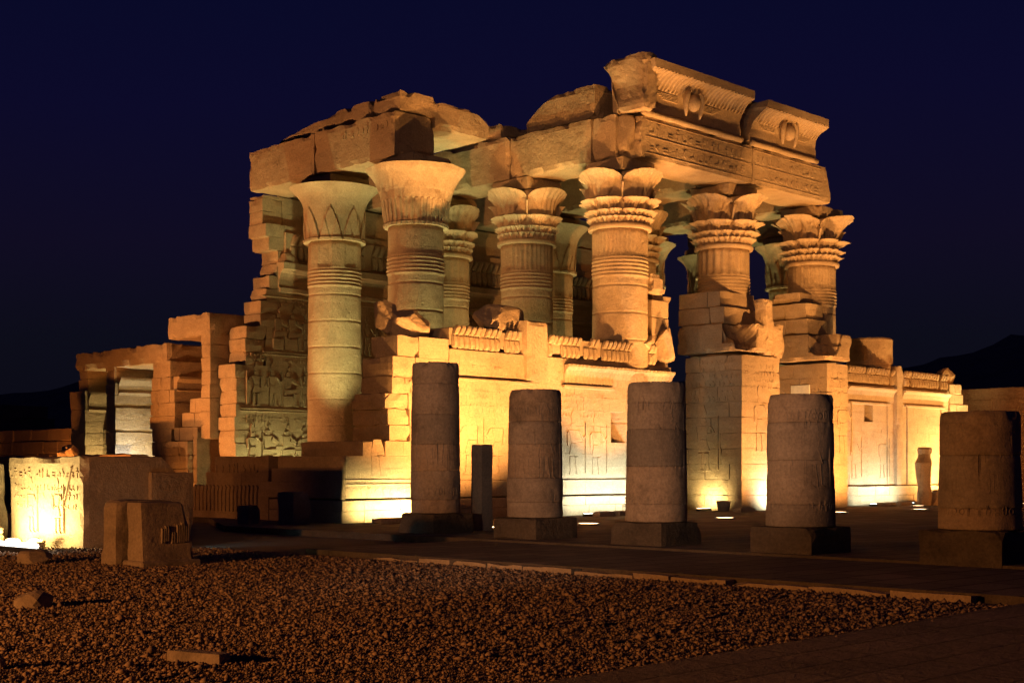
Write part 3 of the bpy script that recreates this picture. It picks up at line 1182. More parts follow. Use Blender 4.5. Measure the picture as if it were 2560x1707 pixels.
# ------------------------------------------------------------------ front screen walls
YS = 33.1
t = thing('screen_wall', 'bright orange lit front wall left of the gateways with a small square window', 'wall', (34, 33.7, 0))
bm = bmesh.new()
rng = random.Random(41)
holes = ((38.25, 39.15, 2.68, 3.82),)
cs = []
zs = [0.8, 1.3, 1.82, 2.25, 2.68, 3.25, 3.82, 4.3, 4.7, 5.15, 5.63]
for a_, b_ in zip(zs, zs[1:]):
    cs.append((a_, b_, 30.2, 41.8))
masonry(bm, 'x', YS, 1.5, cs, rng, (1.0, 2.0), 0.004, 0.006, holes)
masonry(bm, 'x', YS - .13, 1.6, [(0.04, 0.42, 30.2, 41.85), (0.42, 0.74, 30.2, 41.8)], rng, (1.2, 2.2), 0.008, 0.02)
cbox(bm, (38.0, YS + 1.2, 2.5), (39.4, YS + 1.45, 4.0), .01)
rg = random.Random(9)
for (x, h) in ((31.2, 2.6), (32.4, 2.5), (35.0, 2.5), (36.2, 2.5), (37.4, 2.4)):
    figure(bm, FIG, (x, YS - .004, 1.5), U, Vv, Nn, h * .82, rg.choice((1, -1)), .005)
glyphs(bm, rg, 30.4, 38.0, 3.55, 4.5, .23, (0, YS - .004, 0), U, Vv, Nn, .006)
glyphs(bm, rg, 30.4, 41.6, 4.78, 5.55, .25, (0, YS - .004, 0), U, Vv, Nn, .006)
glyphs(bm, rg, 39.3, 41.5, 1.5, 4.4, .25, (0, YS - .004, 0), U, Vv, Nn, .006)
finish('wall', bm, SANDS, t)
bm = bmesh.new()
cbox(bm, (30.3, YS - .14, 4.6), (34.0, YS + .05, 4.70), .02)
cbox(bm, (35.6, YS - .16, 4.58), (38.3, YS + .05, 4.70), .02)
roll(bm, (30.3, YS - .02, 1.3), (41.5, YS - .02, 1.3), .035, 8)
finish('moulding', bm, SANDS, t)
bm = bmesh.new()
prof = [(YS + .2, 4.74), (YS - .04, 4.76), (YS - .06, 5.0), (YS - .14, 5.22), (YS - .26, 5.34), (YS - .26, 5.42), (YS + .2, 5.42)]
prism(bm, prof, 'x', 35.7, 41.75, 90, .012, 5, lambda a, p, z, k: (p - (.014 * (1 if math.cos(a * 30) > 0 else -1) if 1 <= k <= 4 else 0), z))
finish('panel_cornice', bm, SANDS, t)
bm = bmesh.new()
cbox(bm, (30.25, YS + .02, 5.78), (33.65, YS + 1.2, 6.35), .04)
cbox(bm, (34.75, YS + .02, 5.78), (41.0, YS + 1.2, 6.35), .04)
cbox(bm, (30.3, YS + .32, 5.6), (40.9, YS + 1.1, 5.8), .01)
rgu = random.Random(3)
uraei(bm, 'x', YS - .05, 30.3, 33.6, 5.66, 6.42, .24, rgu, .12)
uraei(bm, 'x', YS - .05, 34.8, 40.9, 5.66, 6.42, .24, rgu, .16)
finish('uraeus_frieze', bm, SAND, t)
bm = bmesh.new()
wblock(bm, (33.68, YS - .16, 4.75), (34.72, YS + .9, 6.85), .2, .03, .06, 9)
finish('pilaster', bm, SAND, t)

# corner of the pronaos, with its stepped broken end
t = thing('corner_wall', 'stepped broken corner of the front wall above a bright yellow floor lamp glow', 'wall', (27.5, 34, 0))
bm = bmesh.new()
rng = random.Random(52)
for (z0, z1, x0, y1) in ((0.8, 1.3, 25.8, 37.5), (1.3, 1.72, 25.82, 36.8), (1.72, 2.1, 25.85, 36.5)):
    masonry(bm, 'x', YS, y1 - YS, [(z0, z1, x0, 30.18)], rng, (1.1, 2.2), .004, .006)
masonry(bm, 'x', YS - .13, 3.8, [(0.04, 0.42, 25.68, 30.18), (0.42, 0.74, 25.7, 30.18)], rng, (1.2, 2.2), .008, .02)
for (z0, z1, x0, y1) in ((2.1, 2.58, 26.6, 36.4), (2.58, 3.08, 27.62, 34.95), (3.08, 3.6, 27.6, 34.9), (3.6, 4.1, 27.55, 34.8), (4.1, 4.63, 27.75, 34.7), (4.63, 5.25, 27.85, 34.6), (5.25, 5.93, 28.0, 34.4)):
    masonry(bm, 'x', YS, y1 - YS, [(z0, z1, x0 + .9, 30.18)], rng, (1.0, 1.9), .004, .005)
    masonry(bm, 'x', YS, y1 - YS, [(z0, z1, x0 + rng.uniform(-.08, .05), x0 + .897)], rng, (1.0, 1.9), .004, .005, rough=(.025, .045))
figure(bm, FIG[3:6], (27.15, YS - .004, 1.42), U, Vv, Nn, 2.2, 1, .010)
figure(bm, FIG, (29.3, YS - .004, 1.42), U, Vv, Nn, 2.3, -1, .006)
rg = random.Random(6)
glyphs(bm, rg, 28.3, 30.0, 4.1, 5.2, .26, (0, YS - .004, 0), U, Vv, Nn, .006)
for k in range(14):       # plant frieze above the plinth
    xx = 25.95 + k * .3
    poly(bm, [(xx, .84), (xx + .12, .84), (xx + .2, 1.08), (xx + .06, 1.14), (xx - .08, 1.08)], (0, YS - .004, 0), U, Vv, Nn, .012)
finish('wall', bm, SANDS, t)
bm = bmesh.new()
roll(bm, (25.82, YS + .0, .75), (25.86, YS + .02, 2.1), .085, 10, .01)
finish('corner_moulding', bm, SAND, t, True)
bm = bmesh.new()
for z in (1.22, 1.36):
    roll(bm, (25.9, YS - .01, z), (30.1, YS - .01, z), .03, 8)
finish('moulding', bm, SANDS, t)

# loose stones left on the wall tops
for (c, s, sd, lb) in (((29.2, 33.75, 6.32), (.95, .55, .55), 5, 'dark loose stone with a lit right end lying on the broken front corner'),
                       ((28.35, 34.1, 6.55), (.42, .4, .62), 9, 'small upright stone topping the stepped front corner'),
                       ((33.1, 33.85, 6.85), (1.25, .6, .55), 3, 'large dark boulder sitting on the wall frieze beside the pilaster'),
                       ((40.0, 33.3, 6.5), (.9, .4, .35), 18, 'low dark stone on the wall at the foot of the corner column')):
    bm = bmesh.new()
    rock(bm, c, s, sd, 4, 12, .6)
    solo('loose_stone', bm, ROUGH, lb, 'stone', (c[0], c[1], c[2] - s[2]), 'loose stones on the wall tops')

# right screen wall
t = thing('screen_wall', 'pale lit front wall at right with a slit window and a bright base', 'wall', (60, 33.7, 0))
bm = bmesh.new()
rng = random.Random(61)
holes = ((56.0, 56.75, 3.9, 4.72),)
zs = [1.0, 1.5, 2.0, 2.5, 3.0, 3.45, 3.9, 4.3, 4.72, 5.15, 5.6]
cs = [(a_, b_, 53.6, 64.0) for a_, b_ in zip(zs, zs[1:])]
masonry(bm, 'x', YS, 1.4, cs, rng, (1.0, 2.0), 0.004, 0.006, holes)
masonry(bm, 'x', YS - .14, 1.5, [(0.06, 0.5, 53.6, 64.05), (0.5, 0.94, 53.6, 64.0)], rng, (1.2, 2.2), .008, .02)
cbox(bm, (55.7, YS + 1.1, 3.7), (57, YS + 1.35, 4.9), .01)
for (x, h) in ((55.1, 2.4), (57.6, 2.4)):
    figure(bm, FIG, (x, YS - .004, 1.3), U, Vv, Nn, h * .85, 1, .005)
    glyphs(bm, random.Random(int(x)), x + .5, x + 1.3, 1.3, 3.6, .22, (0, YS - .004, 0), U, Vv, Nn, .005)
finish('wall', bm, SANDS, t)
bm = bmesh.new()
for (x0, x1) in ((54.4, 58.55), (59.4, 63.9)):
    prof = [(YS + .2, 4.86), (YS - .03, 4.88), (YS - .05, 5.1), (YS - .12, 5.3), (YS - .24, 5.42), (YS - .24, 5.48), (YS + .2, 5.48)]
    prism(bm, prof, 'x', x0, x1, 40, .012, 5)
    cbox(bm, (x0 + .2, YS - .13, 4.68), (x1 - .4, YS + .05, 4.8), .02)
cbox(bm, (58.0, YS - .06, 1.0), (58.12, YS + .05, 4.66), .015)
cbox(bm, (59.85, YS - .06, 1.0), (59.97, YS + .05, 4.66), .015)
cbox(bm, (63.2, YS - .06, 1.0), (63.32, YS + .05, 4.66), .015)
finish('panel_cornice', bm, SANDS, t)
bm = bmesh.new()
for (x0, x1) in ((54.4, 58.6), (59.4, 63.9)):
    cbox(bm, (x0, YS + .02, 5.76), (x1, YS + 1.1, 6.32), .04)
    cbox(bm, (x0 + .05, YS + .3, 5.58), (x1 - .05, YS + 1.05, 5.78), .01)
    uraei(bm, 'x', YS - .05, x0 + .05, x1 - .05, 5.66, 6.42, .24, rgu, .06)
finish('uraeus_frieze', bm, SAND, t)
bm = bmesh.new()
wblock(bm, (58.68, YS - .17, 0.96), (59.25, YS + .9, 6.6), .2, .02, .05, 19)
finish('pilaster', bm, SAND, t)
bm = bmesh.new()
rng = random.Random(3)
masonry(bm, 'x', YS - .05, 2.2, [(0.05, .6, 64.08, 67.7), (.6, 1.2, 64.08, 67.6), (1.2, 1.8, 64.08, 67.5), (1.8, 2.4, 64.08, 67.5), (2.4, 3.0, 64.08, 67.4), (3.0, 3.55, 64.08, 67.3), (3.55, 4.1, 64.08, 67.1),
                                 (4.1, 4.55, 64.08, 66.3), (4.55, 5.0, 64.08, 66.0), (5.0, 5.5, 64.08, 65.5), (5.5, 6.0, 64.08, 65.3)], rng)
rock(bm, (64.6, 33.6, 6.35), (.65, .5, .55), 12, 3)
finish('broken_end', bm, SAND, t)

# stub of the lost column over the right wall
t = thing('column_stub', 'short thick drum of a lost column standing above the right front wall', 'column', (58.6, 34.35, 0))
bm = bmesh.new()
lathe(bm, 58.6, 34.35, [0.05, 2, 4, 6, 6.6, 6.65, 6.7, 7.3, 7.85, 7.93], lambda th, z: 1.08 - (.03 if 6.6 < z < 6.7 else 0) + .04 * nv(math.cos(th) * 2, math.sin(th) * 2, z, 1, 3) - (.06 if z > 7.9 else 0), 64)
finish('drum', bm, SAND, t, False)
for (x, y, zt, s, lb) in ((64.0, 38.2, 7.15, 1.0, 'dark square stub far behind the right front wall'), (68.5, 44.5, 8.6, 1.25, 'dim worn stub on the right skyline')):
    bm = bmesh.new()
    wblock(bm, (x - s, y - s, 0.05), (x + s, y + s, zt), .4, .06, .12, int(x), None, .8)
    solo('column_stub', bm, GREY, lb, 'column', (x, y, 0.05))


# ------------------------------------------------------------------ gateway piers
def gate_pier(x0, x1, label, seed, front_slab, toph=8.85):
    t = thing('gateway_pier', label, 'pier', ((x0 + x1) / 2, 33.3, 0), 'piers of the two gateways')
    rng = random.Random(seed)
    bm = bmesh.new()
    z = .05
    cs = []
    while z < 6.2:
        e = min(z + .62, 6.35)
        cs.append((z, e, 31.9, 34.7))
        z = e
    for (a_, b_, y0, y1) in cs:
        masonry(bm, 'y', x0, x1 - x0, [(a_, b_, y0, y1)], rng, (1.1, 1.9), .012, .006, rough=True)
    figure(bm, FIG, (x0 - .004, 33.8, 1.6), (0, -1, 0), Vv, (-1, 0, 0), 2.4, 1, .006)
    figure(bm, FIG, (x0 + 1.2, 31.896, 2.4), U, Vv, Nn, 2.4, 1, .006)
    rg = random.Random(seed)
    glyphs(bm, rg, x0 + .2, x1 - .3, 4.9, 6.2, .27, (0, 31.896, 0), U, Vv, Nn, .008)
    glyphs(bm, rg, -34.5, -32.1, 4.4, 6.2, .3, (x0 - .004, 0, 0), (0, -1, 0), Vv, (-1, 0, 0), .008)
    finish('body', bm, SANDS, t)
    # cornice block over the body, its near corner bitten off
    bm = bmesh.new()

    def bite(x, y, z):
        v = Vector((x, y, z))
        c = Vector((x0 + .1, 31.95, 7.35))
        dlt = v - c
        rr = .85 + .25 * nv(x, y, z, 2.2, seed)
        if dlt.length < rr:
            D = Vector((.60, .66, -.45)).normalized()
            bb = dlt.dot(D)
            v = v + D * (-bb + math.sqrt(max(0, bb * bb - dlt.length_squared + rr * rr)))
        return tuple(v)
    wblock(bm, (x0 - .22, 31.75, 6.38), (x1 + .05, 34.95, 7.52), .16, .03, .07, seed, bite)
    finish('cornice', bm, ROUGH, t)
    bm = bmesh.new()
    for (za, zb, xa, xb, ya) in ((7.55, 8.2, x0 - .14, x1 - .2, 32.7), (8.22, toph, x0 - .10, x1 - .4, 32.95)):
        masonry(bm, 'y', xa, xb - xa, [(za, zb, ya + rng.uniform(-.1, .1), 34.95)], rng, (1.0, 1.6), .03, .02, rough=True)
    finish('top_block', bm, ROUGH, t)
    if front_slab:
        bm = bmesh.new()
        wblock(bm, (x1 - 1.25, 31.72, 6.3), (x1 - .65, 32.35, 8.55), .14, .05, .10, seed + 5)
        wblock(bm, (x1 - .62, 31.8, 6.2), (x1 + .15, 32.5, 7.6), .16, .08, .14, seed + 6)
        finish('front_fragment', bm, ROUGH, t)
    return t


gate_pier(44.75, 47.4, 'tall battered pier between the two gateways with a bite out of its upper corner', 7, True)
gate_pier(50.95, 52.6, 'crumbling pier right of the second gateway, carrying a small white board', 17, False, 8.9)
bm = bmesh.new()
rng = random.Random(37)
for (za, zb, xa, xb, ya, yb) in ((6.4, 7.0, 51.5, 52.55, 31.8, 32.75), (7.0, 7.55, 51.65, 52.5, 31.85, 32.7)):
    masonry(bm, 'y', xa, xb - xa, [(za, zb, ya, yb)], rng, (.7, 1.1), .03, .02, rough=True)
solo('broken_stone', bm, ROUGH, 'two stacked broken stones at the front of the crumbling right pier', 'stone', (51.9, 32.3, 6.4))
bm = bmesh.new()
wblock(bm, (51.0, 33.3, 8.94), (52.0, 34.8, 9.42), .2, .03, .08, 5)
solo('broken_stone', bm, ROUGH, 'flat broken stone topping the crumbling right pier below the eroded capital', 'stone', (51.5, 34, 8.94))
t = thing('gateway_pier', 'slim jamb beside the corner column at the left edge of the first gateway', 'pier', (41.4, 34.2, 0), 'piers of the two gateways')
bm = bmesh.new()
rng = random.Random(71)
zz = .05
while zz < 8.2:
    masonry(bm, 'y', 40.95, 1.0, [(zz, zz + .68, 33.35, 35.1 + rng.uniform(-.15, .1))], rng, (.9, 1.6), .02, .03)
    zz += .68
finish('body', bm, SAND, t)
bm = bmesh.new()
prof = [(41.6, 7.5), (41.98, 7.5), (42.0, 7.7), (42.1, 8.0), (42.4, 8.3), (42.42, 8.42), (41.3, 8.42)]
prism(bm, prof, 'y', 33.6, 35.0, 14, .03, 3, lambda a, p, z, k: (p + (.03 * (1 if math.cos(a * 22) > 0 else -1) if 2 <= k <= 4 else 0), z))
finish('cornice', bm, SAND, t)
bm = bmesh.new()
wblock(bm, (40.8, 33.3, 8.44), (41.7, 34.9, 9.2), .2, .05, .12, 12)
finish('top_block', bm, ROUGH, t)
bm = bmesh.new()
rock(bm, (41.6, 33.3, 6.5), (.55, .5, .75), 33, 3)
finish('front_fragment', bm, ROUGH, t)

bm = bmesh.new()
cbox(bm, (50.90, 32.75, 4.75), (50.94, 33.7, 5.35), .008)
solo('sign_board', bm, PAINT, 'small blank white board fixed to the shaded side of the right pier', 'sign', (50.92, 33.2, 4.75))

# ------------------------------------------------------------------ low side wall at left of the corner
t = thing('low_wall', 'low dim red brown wall with carved reeds running back from the front corner', 'wall', (26.3, 38, 0))
bm = bmesh.new()
rng = random.Random(81)
masonry(bm, 'y', 25.8, 1.5, [(0.0, .55, 36.95, 41.6), (.55, 1.1, 36.95, 41.6), (1.1, 1.6, 36.95, 40.6), (1.6, 2.12, 36.95, 40.1)], rng, (1.2, 2.2), .004, .006)
for k in range(17):
    yy = 37.6 + k * .23
    poly(bm, [(-yy - .03, .25), (-yy + .03, .25), (-yy + .035, .95), (-yy + .09, 1.12), (-yy, 1.2), (-yy - .09, 1.12), (-yy - .035, .95)], (25.798, 0, 0), (0, -1, 0), Vv, (-1, 0, 0), .03)
glyphs(bm, random.Random(2), -40.0, -37.4, 1.55, 2.05, .42, (25.798, 0, 0), (0, -1, 0), Vv, (-1, 0, 0), .02)
finish('wall', bm, SAND, t)
bm = bmesh.new()
wblock(bm, (24.1, 33.25, -.1), (24.75, 34.1, 1.02), .15, .02, .04, 3)
solo('stone_block', bm, GREY, 'squat upright block in the dark before the low side wall', 'stone block', (24.4, 33.7, -.1))
bm = bmesh.new()
wblock(bm, (23.3, 34.4, -.1), (23.75, 35.0, .62), .15, .03, .05, 5)
solo('stone_block', bm, GREY, 'small dark block in shadow beside the squat upright block', 'stone block', (23.5, 34.7, -.1))


# ------------------------------------------------------------------ stump row in the court
def stump(x, y, r, ztop, zpl, label, seed, side=0.71, z0=0.05):
    t = thing('column_stump', label, 'column stump', (x, y, z0), 'row of broken columns in the court')
    bm = bmesh.new()
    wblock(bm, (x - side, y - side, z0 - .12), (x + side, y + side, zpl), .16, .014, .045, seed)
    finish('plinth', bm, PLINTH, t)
    bm = bmesh.new()
    rng = random.Random(seed)
    joints = []
    z = zpl + rng.uniform(.3, .5)
    while z < ztop - .2:
        joints.append(z)
        z += rng.uniform(.5, .95)

    def base(z):
        return r * (1.06 - .075 * (z - zpl) / (ztop - zpl))

    def R(th, z):
        q = base(z)
        q += .010 * nv(math.cos(th) * 1.5, math.sin(th) * 1.5, z, 1.3, seed) - .06 * max(0, nv(math.cos(th) * 1.8, math.sin(th) * 1.8, z * 1.2, 1.2, seed + 9) - .3)
        if z > ztop - .16:
            q -= .30 * max(0, nv(math.cos(th) * 2.0, math.sin(th) * 2.0, 0, 1.3, seed + 3) - .08) * (z - ztop + .16) / .16
        if z > ztop - .03:
            q -= .02
        return q
    cuts = [zpl + .005] + joints + [ztop]
    for k_ in range(len(cuts) - 1):
        z0_, z1_ = cuts[k_] + (.0004 if k_ else 0), cuts[k_ + 1] - .0004
        dr, ch = rng.uniform(-.008, .010), .015
        last = k_ == len(cuts) - 2

        def RD(th, z):
            e = min(z - z0_, z1_ - z)
            chip = .05 * max(0, nv(math.cos(th) * 3, math.sin(th) * 3, z * 2, 1.5, seed + 40 + k_) - .12) * max(0, 1 - e / .12)
            return R(th, z) + dr - max(0, ch - e) * .8 - chip
        m_ = max(4, int((z1_ - z0_) / .07))
        bmd = bmesh.new()
        lathe(bmd, x, y, sorted([z0_ + (z1_ - z0_) * i / m_ for i in range(m_ + 1)] + [z0_ + .008, z0_ + .016, z1_ - .016, z1_ - .008]), RD, 112)
        finish('drum', bmd, (GREY, GREYW, GREYD)[rng.choice((0, 0, 1, 1, 2))], t, True)
    va = math.atan2(-y, -x)
    for (s, zz, h) in ((-.55, zpl + (ztop - zpl) * .28, (ztop - zpl) * .55), (.38, zpl + (ztop - zpl) * .3, (ztop - zpl) * .52)):
        for i, pg in enumerate(FIG):
            pts = [(va + s + p[0] * h / r * rng.choice((1, 1)), zz + p[1] * h) for p in pg]
            cyl_line(bm, pts + pts[:1], x, y, base, .016, .0045)
    for zz in (zpl + (ztop - zpl) * .12, zpl + (ztop - zpl) * .80):
        for i in range(13):
            a0 = va - 1.35 + i * .21
            for pg in rng.choice(GLYPH):
                pts = [(a0 + p[0] * .14, zz + p[1] * .2) for p in pg]
                cyl_line(bm, pts + pts[:1], x, y, base, .013, .004)
    for zz in (zpl + (ztop - zpl) * .24, zpl + (ztop - zpl) * .9):
        cyl_line(bm, [(va - 1.5 + 3.0 * i / 24, zz) for i in range(25)], x, y, base, .02, .005)
    finish('carving', bm, GREY, t, True)


stump(23.7, 26.5, .615, 4.42, .557, 'tallest broken column of the court row, before the left of the bright wall', 3)
stump(23.5, 22.72, .635, 3.56, .545, 'broken column standing just right of the slim dark pillar in the court row', 7)
stump(23.35, 18.9, .635, 3.55, .545, 'middle broken column of the court row, left of the tall gateway pier', 12)
stump(23.1, 15.07, .64, 3.13, .56, 'broken column before the second gateway with a faint carved figure', 19)
stump(22.95, 11.27, .675, 2.68, .62, 'shortest and nearest broken column of the court row at the right edge', 25, .78)

# small pillar, statue fragment, pale block in front of the wall
bm = bmesh.new()
wblock(bm, (25.26, 26.4, .02), (25.67, 26.81, 2.35), .12, .008, .006, 3)
solo('stone_pillar', bm, GREY, 'slim dark square pillar standing between the first two broken columns', 'pillar', (25.46, 26.6, .02))
bm = bmesh.new()
wblock(bm, (28.55, 31.9, .02), (29.15, 32.4, .62), .14, .02, .05, 8)
solo('stone_block', bm, SAND, 'small pale block lit at the wall foot beside the slim pillar', 'stone block', (28.85, 32.15, .02))
t = thing('statue_fragment', 'headless worn statue on a rough base before the right front wall', 'statue', (58.4, 31.2, 0.05))
bm = bmesh.new()
prof = [(.05, .40, .30), (.5, .36, .3), (.9, .33, .28), (1.3, .38, .30), (1.7, .44, .32), (2.0, .50, .34), (2.25, .34, .28), (2.4, .3, .26), (2.62, .42, .3), (2.72, .34, .26)]
rows = []
for (z, a_, b_) in prof:
    rows.append([bm.verts.new((58.0 + (math.cos(6.2832 * k / 20) * a_) * (1 + .16 * nv(math.cos(k) * 2, z * 2, k * .3, 1, 4)) + .06 * math.sin(z * 3),
                               31.2 + math.sin(6.2832 * k / 20) * b_ * (1 + .2 * nv(k * .4, z * 2, 1, 1, 8)), z)) for k in range(20)])
for i in range(len(rows) - 1):
    for k in range(20):
        bm.faces.new([rows[i][k], rows[i][(k + 1) % 20], rows[i + 1][(k + 1) % 20], rows[i + 1][k]])
bm.faces.new(rows[0])
bm.faces.new(rows[-1])
finish('torso', bm, GREY, t, False)
bm = bmesh.new()
rock(bm, (59.0, 31.1, .3), (1.0, .6, .5), 6, 3)
finish('base', bm, GREY, t)

# ------------------------------------------------------------------ carved blocks at left
t = thing('carved_block', 'large rectangular carved block glowing yellow from a lamp at its left foot', 'carved block', (16.2, 30.2, 0))
bm = bmesh.new()


def chip(x, y, z):
    # far right top corner knocked off
    k = (x - 16.9) + (z - 1.55) * 1.0
    if k > .35:
        x -= (k - .35) * .55
        z -= (k - .35) * .45
    return (x, y, z)


wblock(bm, (14.86, 28.4, GZ - .05), (17.62, 32.1, 1.97), .15, .02, .04, 5, chip)
rg = random.Random(12)
glyphs(bm, rg, -32.0, -28.55, 1.45, 1.9, .3, (14.85, 0, 0), (0, -1, 0), Vv, (-1, 0, 0), .012)
glyphs(bm, rg, -31.8, -28.6, .75, 1.4, .21, (14.85, 0, 0), (0, -1, 0), Vv, (-1, 0, 0), .008)
figure(bm, FIG, (14.85, 29.6, .2), (0, -1, 0), Vv, (-1, 0, 0), 1.15, 1, .008)
figure(bm, FIG, (14.85, 30.9, .2), (0, -1, 0), Vv, (-1, 0, 0), 1.15, 1, .008)
poly(bm, [(-29.25, .95), (-29.2, .93), (-28.85, 1.75), (-28.9, 1.77)], (14.85, 0, 0), (0, -1, 0), Vv, (-1, 0, 0), .03)
finish('block', bm, SANDS, t)
bm = bmesh.new()
wblock(bm, (16.5, 28.28, GZ - .03), (17.64, 28.6, 1.62), .15, .03, .06, 9)
finish('broken_face', bm, ROUGH, t)
t = thing('carved_pedestal', 'tapered pedestal with upright slots standing before the glowing block', 'pedestal', (13.4, 22.6, GZ))


def taper(x0, x1, y0, y1, zb, zt, ax, bx, ay):
    def f(x, y, z):
        q = (z - zb) / (zt - zb)
        u = (x - x0) / (x1 - x0)
        return (x + q * (ax * (1 - u) - bx * u), y + q * ay * (1 - (y - y0) / (y1 - y0)), z)
    return f


bm = bmesh.new()
wblock(bm, (12.86, 22.32, GZ - .05), (13.98, 22.95, 1.07), .09, .012, .03, 4, taper(12.86, 13.98, 22.32, 22.95, GZ, 1.07, .02, .2, .12))
for (xx, w, z0, h) in ((13.25, .05, .3, .3), (13.33, .05, .34, .3), (13.46, .04, .3, .22), (13.57, .05, .3, .36), (13.66, .05, .3, .4), (13.75, .05, .32, .32)):
    for s in (0, 1):
        x = xx + s * .045
        poly(bm, [(x, z0), (x + .028, z0), (x + .03, z0 + h * .8), (x + .014, z0 + h)], (0, 22.385, 0), U, Vv, (0, -1, 0), .045)
cbox(bm, (12.8, 22.26, GZ - .02), (14.04, 22.98, GZ + .12), .03)
finish('pedestal', bm, GREY, t)
bm = bmesh.new()
wblock(bm, (12.74, 23.1, GZ - .05), (13.95, 23.65, 1.09), .12, .02, .04, 14)
solo('stone_slab', bm, GREY, 'upright slab close behind the slotted pedestal', 'stone slab', (13.3, 23.4, GZ))
bm = bmesh.new()
rock(bm, (12.0, 24.7, .0), (.36, .32, .17), 15, 3)
solo('loose_stone', bm, GREY, 'dark hollow boulder on the ground left of the slotted pedestal', 'stone', (12.05, 24.6, GZ))
bm = bmesh.new()
wblock(bm, (13.4, 32.9, GZ), (15.2, 35.2, 1.85), .2, .03, .05, 6)
solo('stone_block', bm, SAND, 'dim stone block cut by the left edge of the picture behind the glowing block', 'stone block', (14.3, 34, GZ))
rng = random.Random(4)
for i, (x, y, s, lb) in enumerate(((14.2, 31.6, .26, 'rounded lit stone pair left of the glowing block foot'), (14.25, 30.5, .2, 'low lit stone under the middle of the glowing block'),
                                   (14.35, 29.6, .24, 'bright lit stone right of the lamp under the glowing block'), (14.05, 29.0, .18, 'flat lit stone at the right foot of the glowing block'),
                                   (13.8, 29.8, .15, 'small lit stone in front of the row at the glowing block'))):
    bm = bmesh.new()
    rock(bm, (x, y, GZ + s * .55), (s * .9, s * 1.5, s * .62), 40 + i, 3, 7, .6)
    if i == 0:
        rock(bm, (x + .02, y + .03, GZ + s * 1.35), (s * .8, s * 1.3, s * .45), 90, 3, 6, .6)
    solo('loose_stone', bm, SANDS, lb, 'stone', (x, y, GZ), 'stones round the foot of the glowing block')

# stones lying on the gravel
bm = bmesh.new()
rock(bm, (8.2, 16.95, GZ + .05), (.3, .24, .2), 55, 3, 8)
solo('loose_stone', bm, GREY, 'single peaked stone on the gravel near the left edge', 'stone', (8.2, 16.95, GZ))
bm = bmesh.new()
wblock(bm, (6.83, 10.72, GZ - .03), (7.02, 11.32, GZ + .105), .05, .012, .015, 3)
bmesh.ops.rotate(bm, verts=bm.verts, cent=(6.95, 11, 0), matrix=__import__('mathutils').Matrix.Rotation(.35, 3, 'Z'))
solo('stone_kerb_piece', bm, GREY, 'long brick shaped stone lying on the gravel in the foreground', 'stone', (6.95, 11, GZ))
bm = bmesh.new()
rock(bm, (5.38, 11.95, GZ + .04), (.12, .12, .12), 58, 3, 8)
solo('loose_stone', bm, GREY, 'small pale stone on the gravel at the lower left corner', 'stone', (5.38, 11.95, GZ))

# kerb stones that hide the wall lamps
k = 0
for (x, y, w, lb) in ((26.9, 31.9, 1.5, 'long low slab before the yellow glow at the front corner'), (28.75, 31.75, .8, 'short low slab beside the tallest broken column base'),
                      (36.2, 31.7, .8, 'short low slab left of the bright wall base'), (37.5, 31.7, 1.3, 'long low slab under the small square window'),
                      (39.3, 31.7, 1.1, 'low slab beside the middle broken column'), (43.9, 31.2, 1.0, 'low slab at the shaded foot of the tall pier'),
                      (47.3, 30.9, .8, 'low slab at the white lit front foot of the tall pier'), (55.6, 31.8, 1.1, 'left low slab along the right wall base'),
                      (57.2, 31.8, 1.1, 'second low slab along the right wall base'), (60.6, 31.6, 1.4, 'low slab right of the headless statue')):
    bm = bmesh.new()
    wblock(bm, (x - w / 2, y - .22, 0.0), (x + w / 2, y + .22, .22), .14, .015, .03, k)
    solo('low_slab', bm, GREY, lb, 'stone slab', (x, y, .05), 'low slabs along the foot of the front walls')
    k += 1
bm = bmesh.new()
lathe(bm, 44.15, 32.35, [.05, .2, .44, .46], lambda th, z: .2 + .2 * z, 20)
solo('stone_basin', bm, GREY, 'dark flared basin standing by the shaded side of the tall pier', 'basin', (44.15, 32.35, .05))

# ------------------------------------------------------------------ right enclosure wall and far left ruins
bm = bmesh.new()
rng = random.Random(91)
masonry(bm, 'y', 70, 1.6, [(0.05 + .6 * i, .65 + .6 * i, 2, 36 + rng.uniform(-.2, .2)) for i in range(10)], rng, (1.2, 2.4), .008, .015)
solo('enclosure_wall', bm, BROWN, 'long dim orange enclosure wall at the far right', 'wall', (70.8, 19, 0))
bm = bmesh.new()
masonry(bm, 'y', 36, 1.5, [(0, .9, 64, 95), (.9, 1.8, 64, 92), (1.8, 2.6, 64, 90), (2.6, 3.3, 64.5, 85), (3.3, 4.0, 65, 80)], rng, (1.2, 2.6), .05, .04)
solo('ruined_wall', bm, BROWN, 'low stepped reddish ruin behind the glowing block at far left', 'wall', (37, 78, 0))
bm = bmesh.new()
masonry(bm, 'x', 84, 1.5, [(0, 1, 30, 44), (1, 2, 32, 44), (2, 3, 34, 43), (3, 4, 35, 43), (4, 5, 38, 42), (5, 5.8, 38.5, 41.5)], rng, (1.2, 2.6), .05, .04)
solo('ruined_wall', bm, BROWN, 'taller dark ruin on the left skyline beyond the stepped one', 'wall', (37, 85, 0))
bm = bmesh.new()
wblock(bm, (28.5, 50.5, GZ), (29.4, 76.0, 2.33), .5, .06, .1, 8)
solo('terrace_wall', bm, BROWN, 'long low brown terrace wall behind the glowing block', 'wall', (29, 63, GZ))
t = thing('rubble_heap', 'small heap of orange lit rubble on the left terrace', 'rubble', (24.0, 50.0, GZ))
bm = bmesh.new()
for i in range(5):
    rock(bm, (27.5 + rng.uniform(-.4, .4), 54 + rng.uniform(-.6, .6), 2.2 + rng.uniform(0, .4)), (.3, .3, .28), 200 + i, 2)
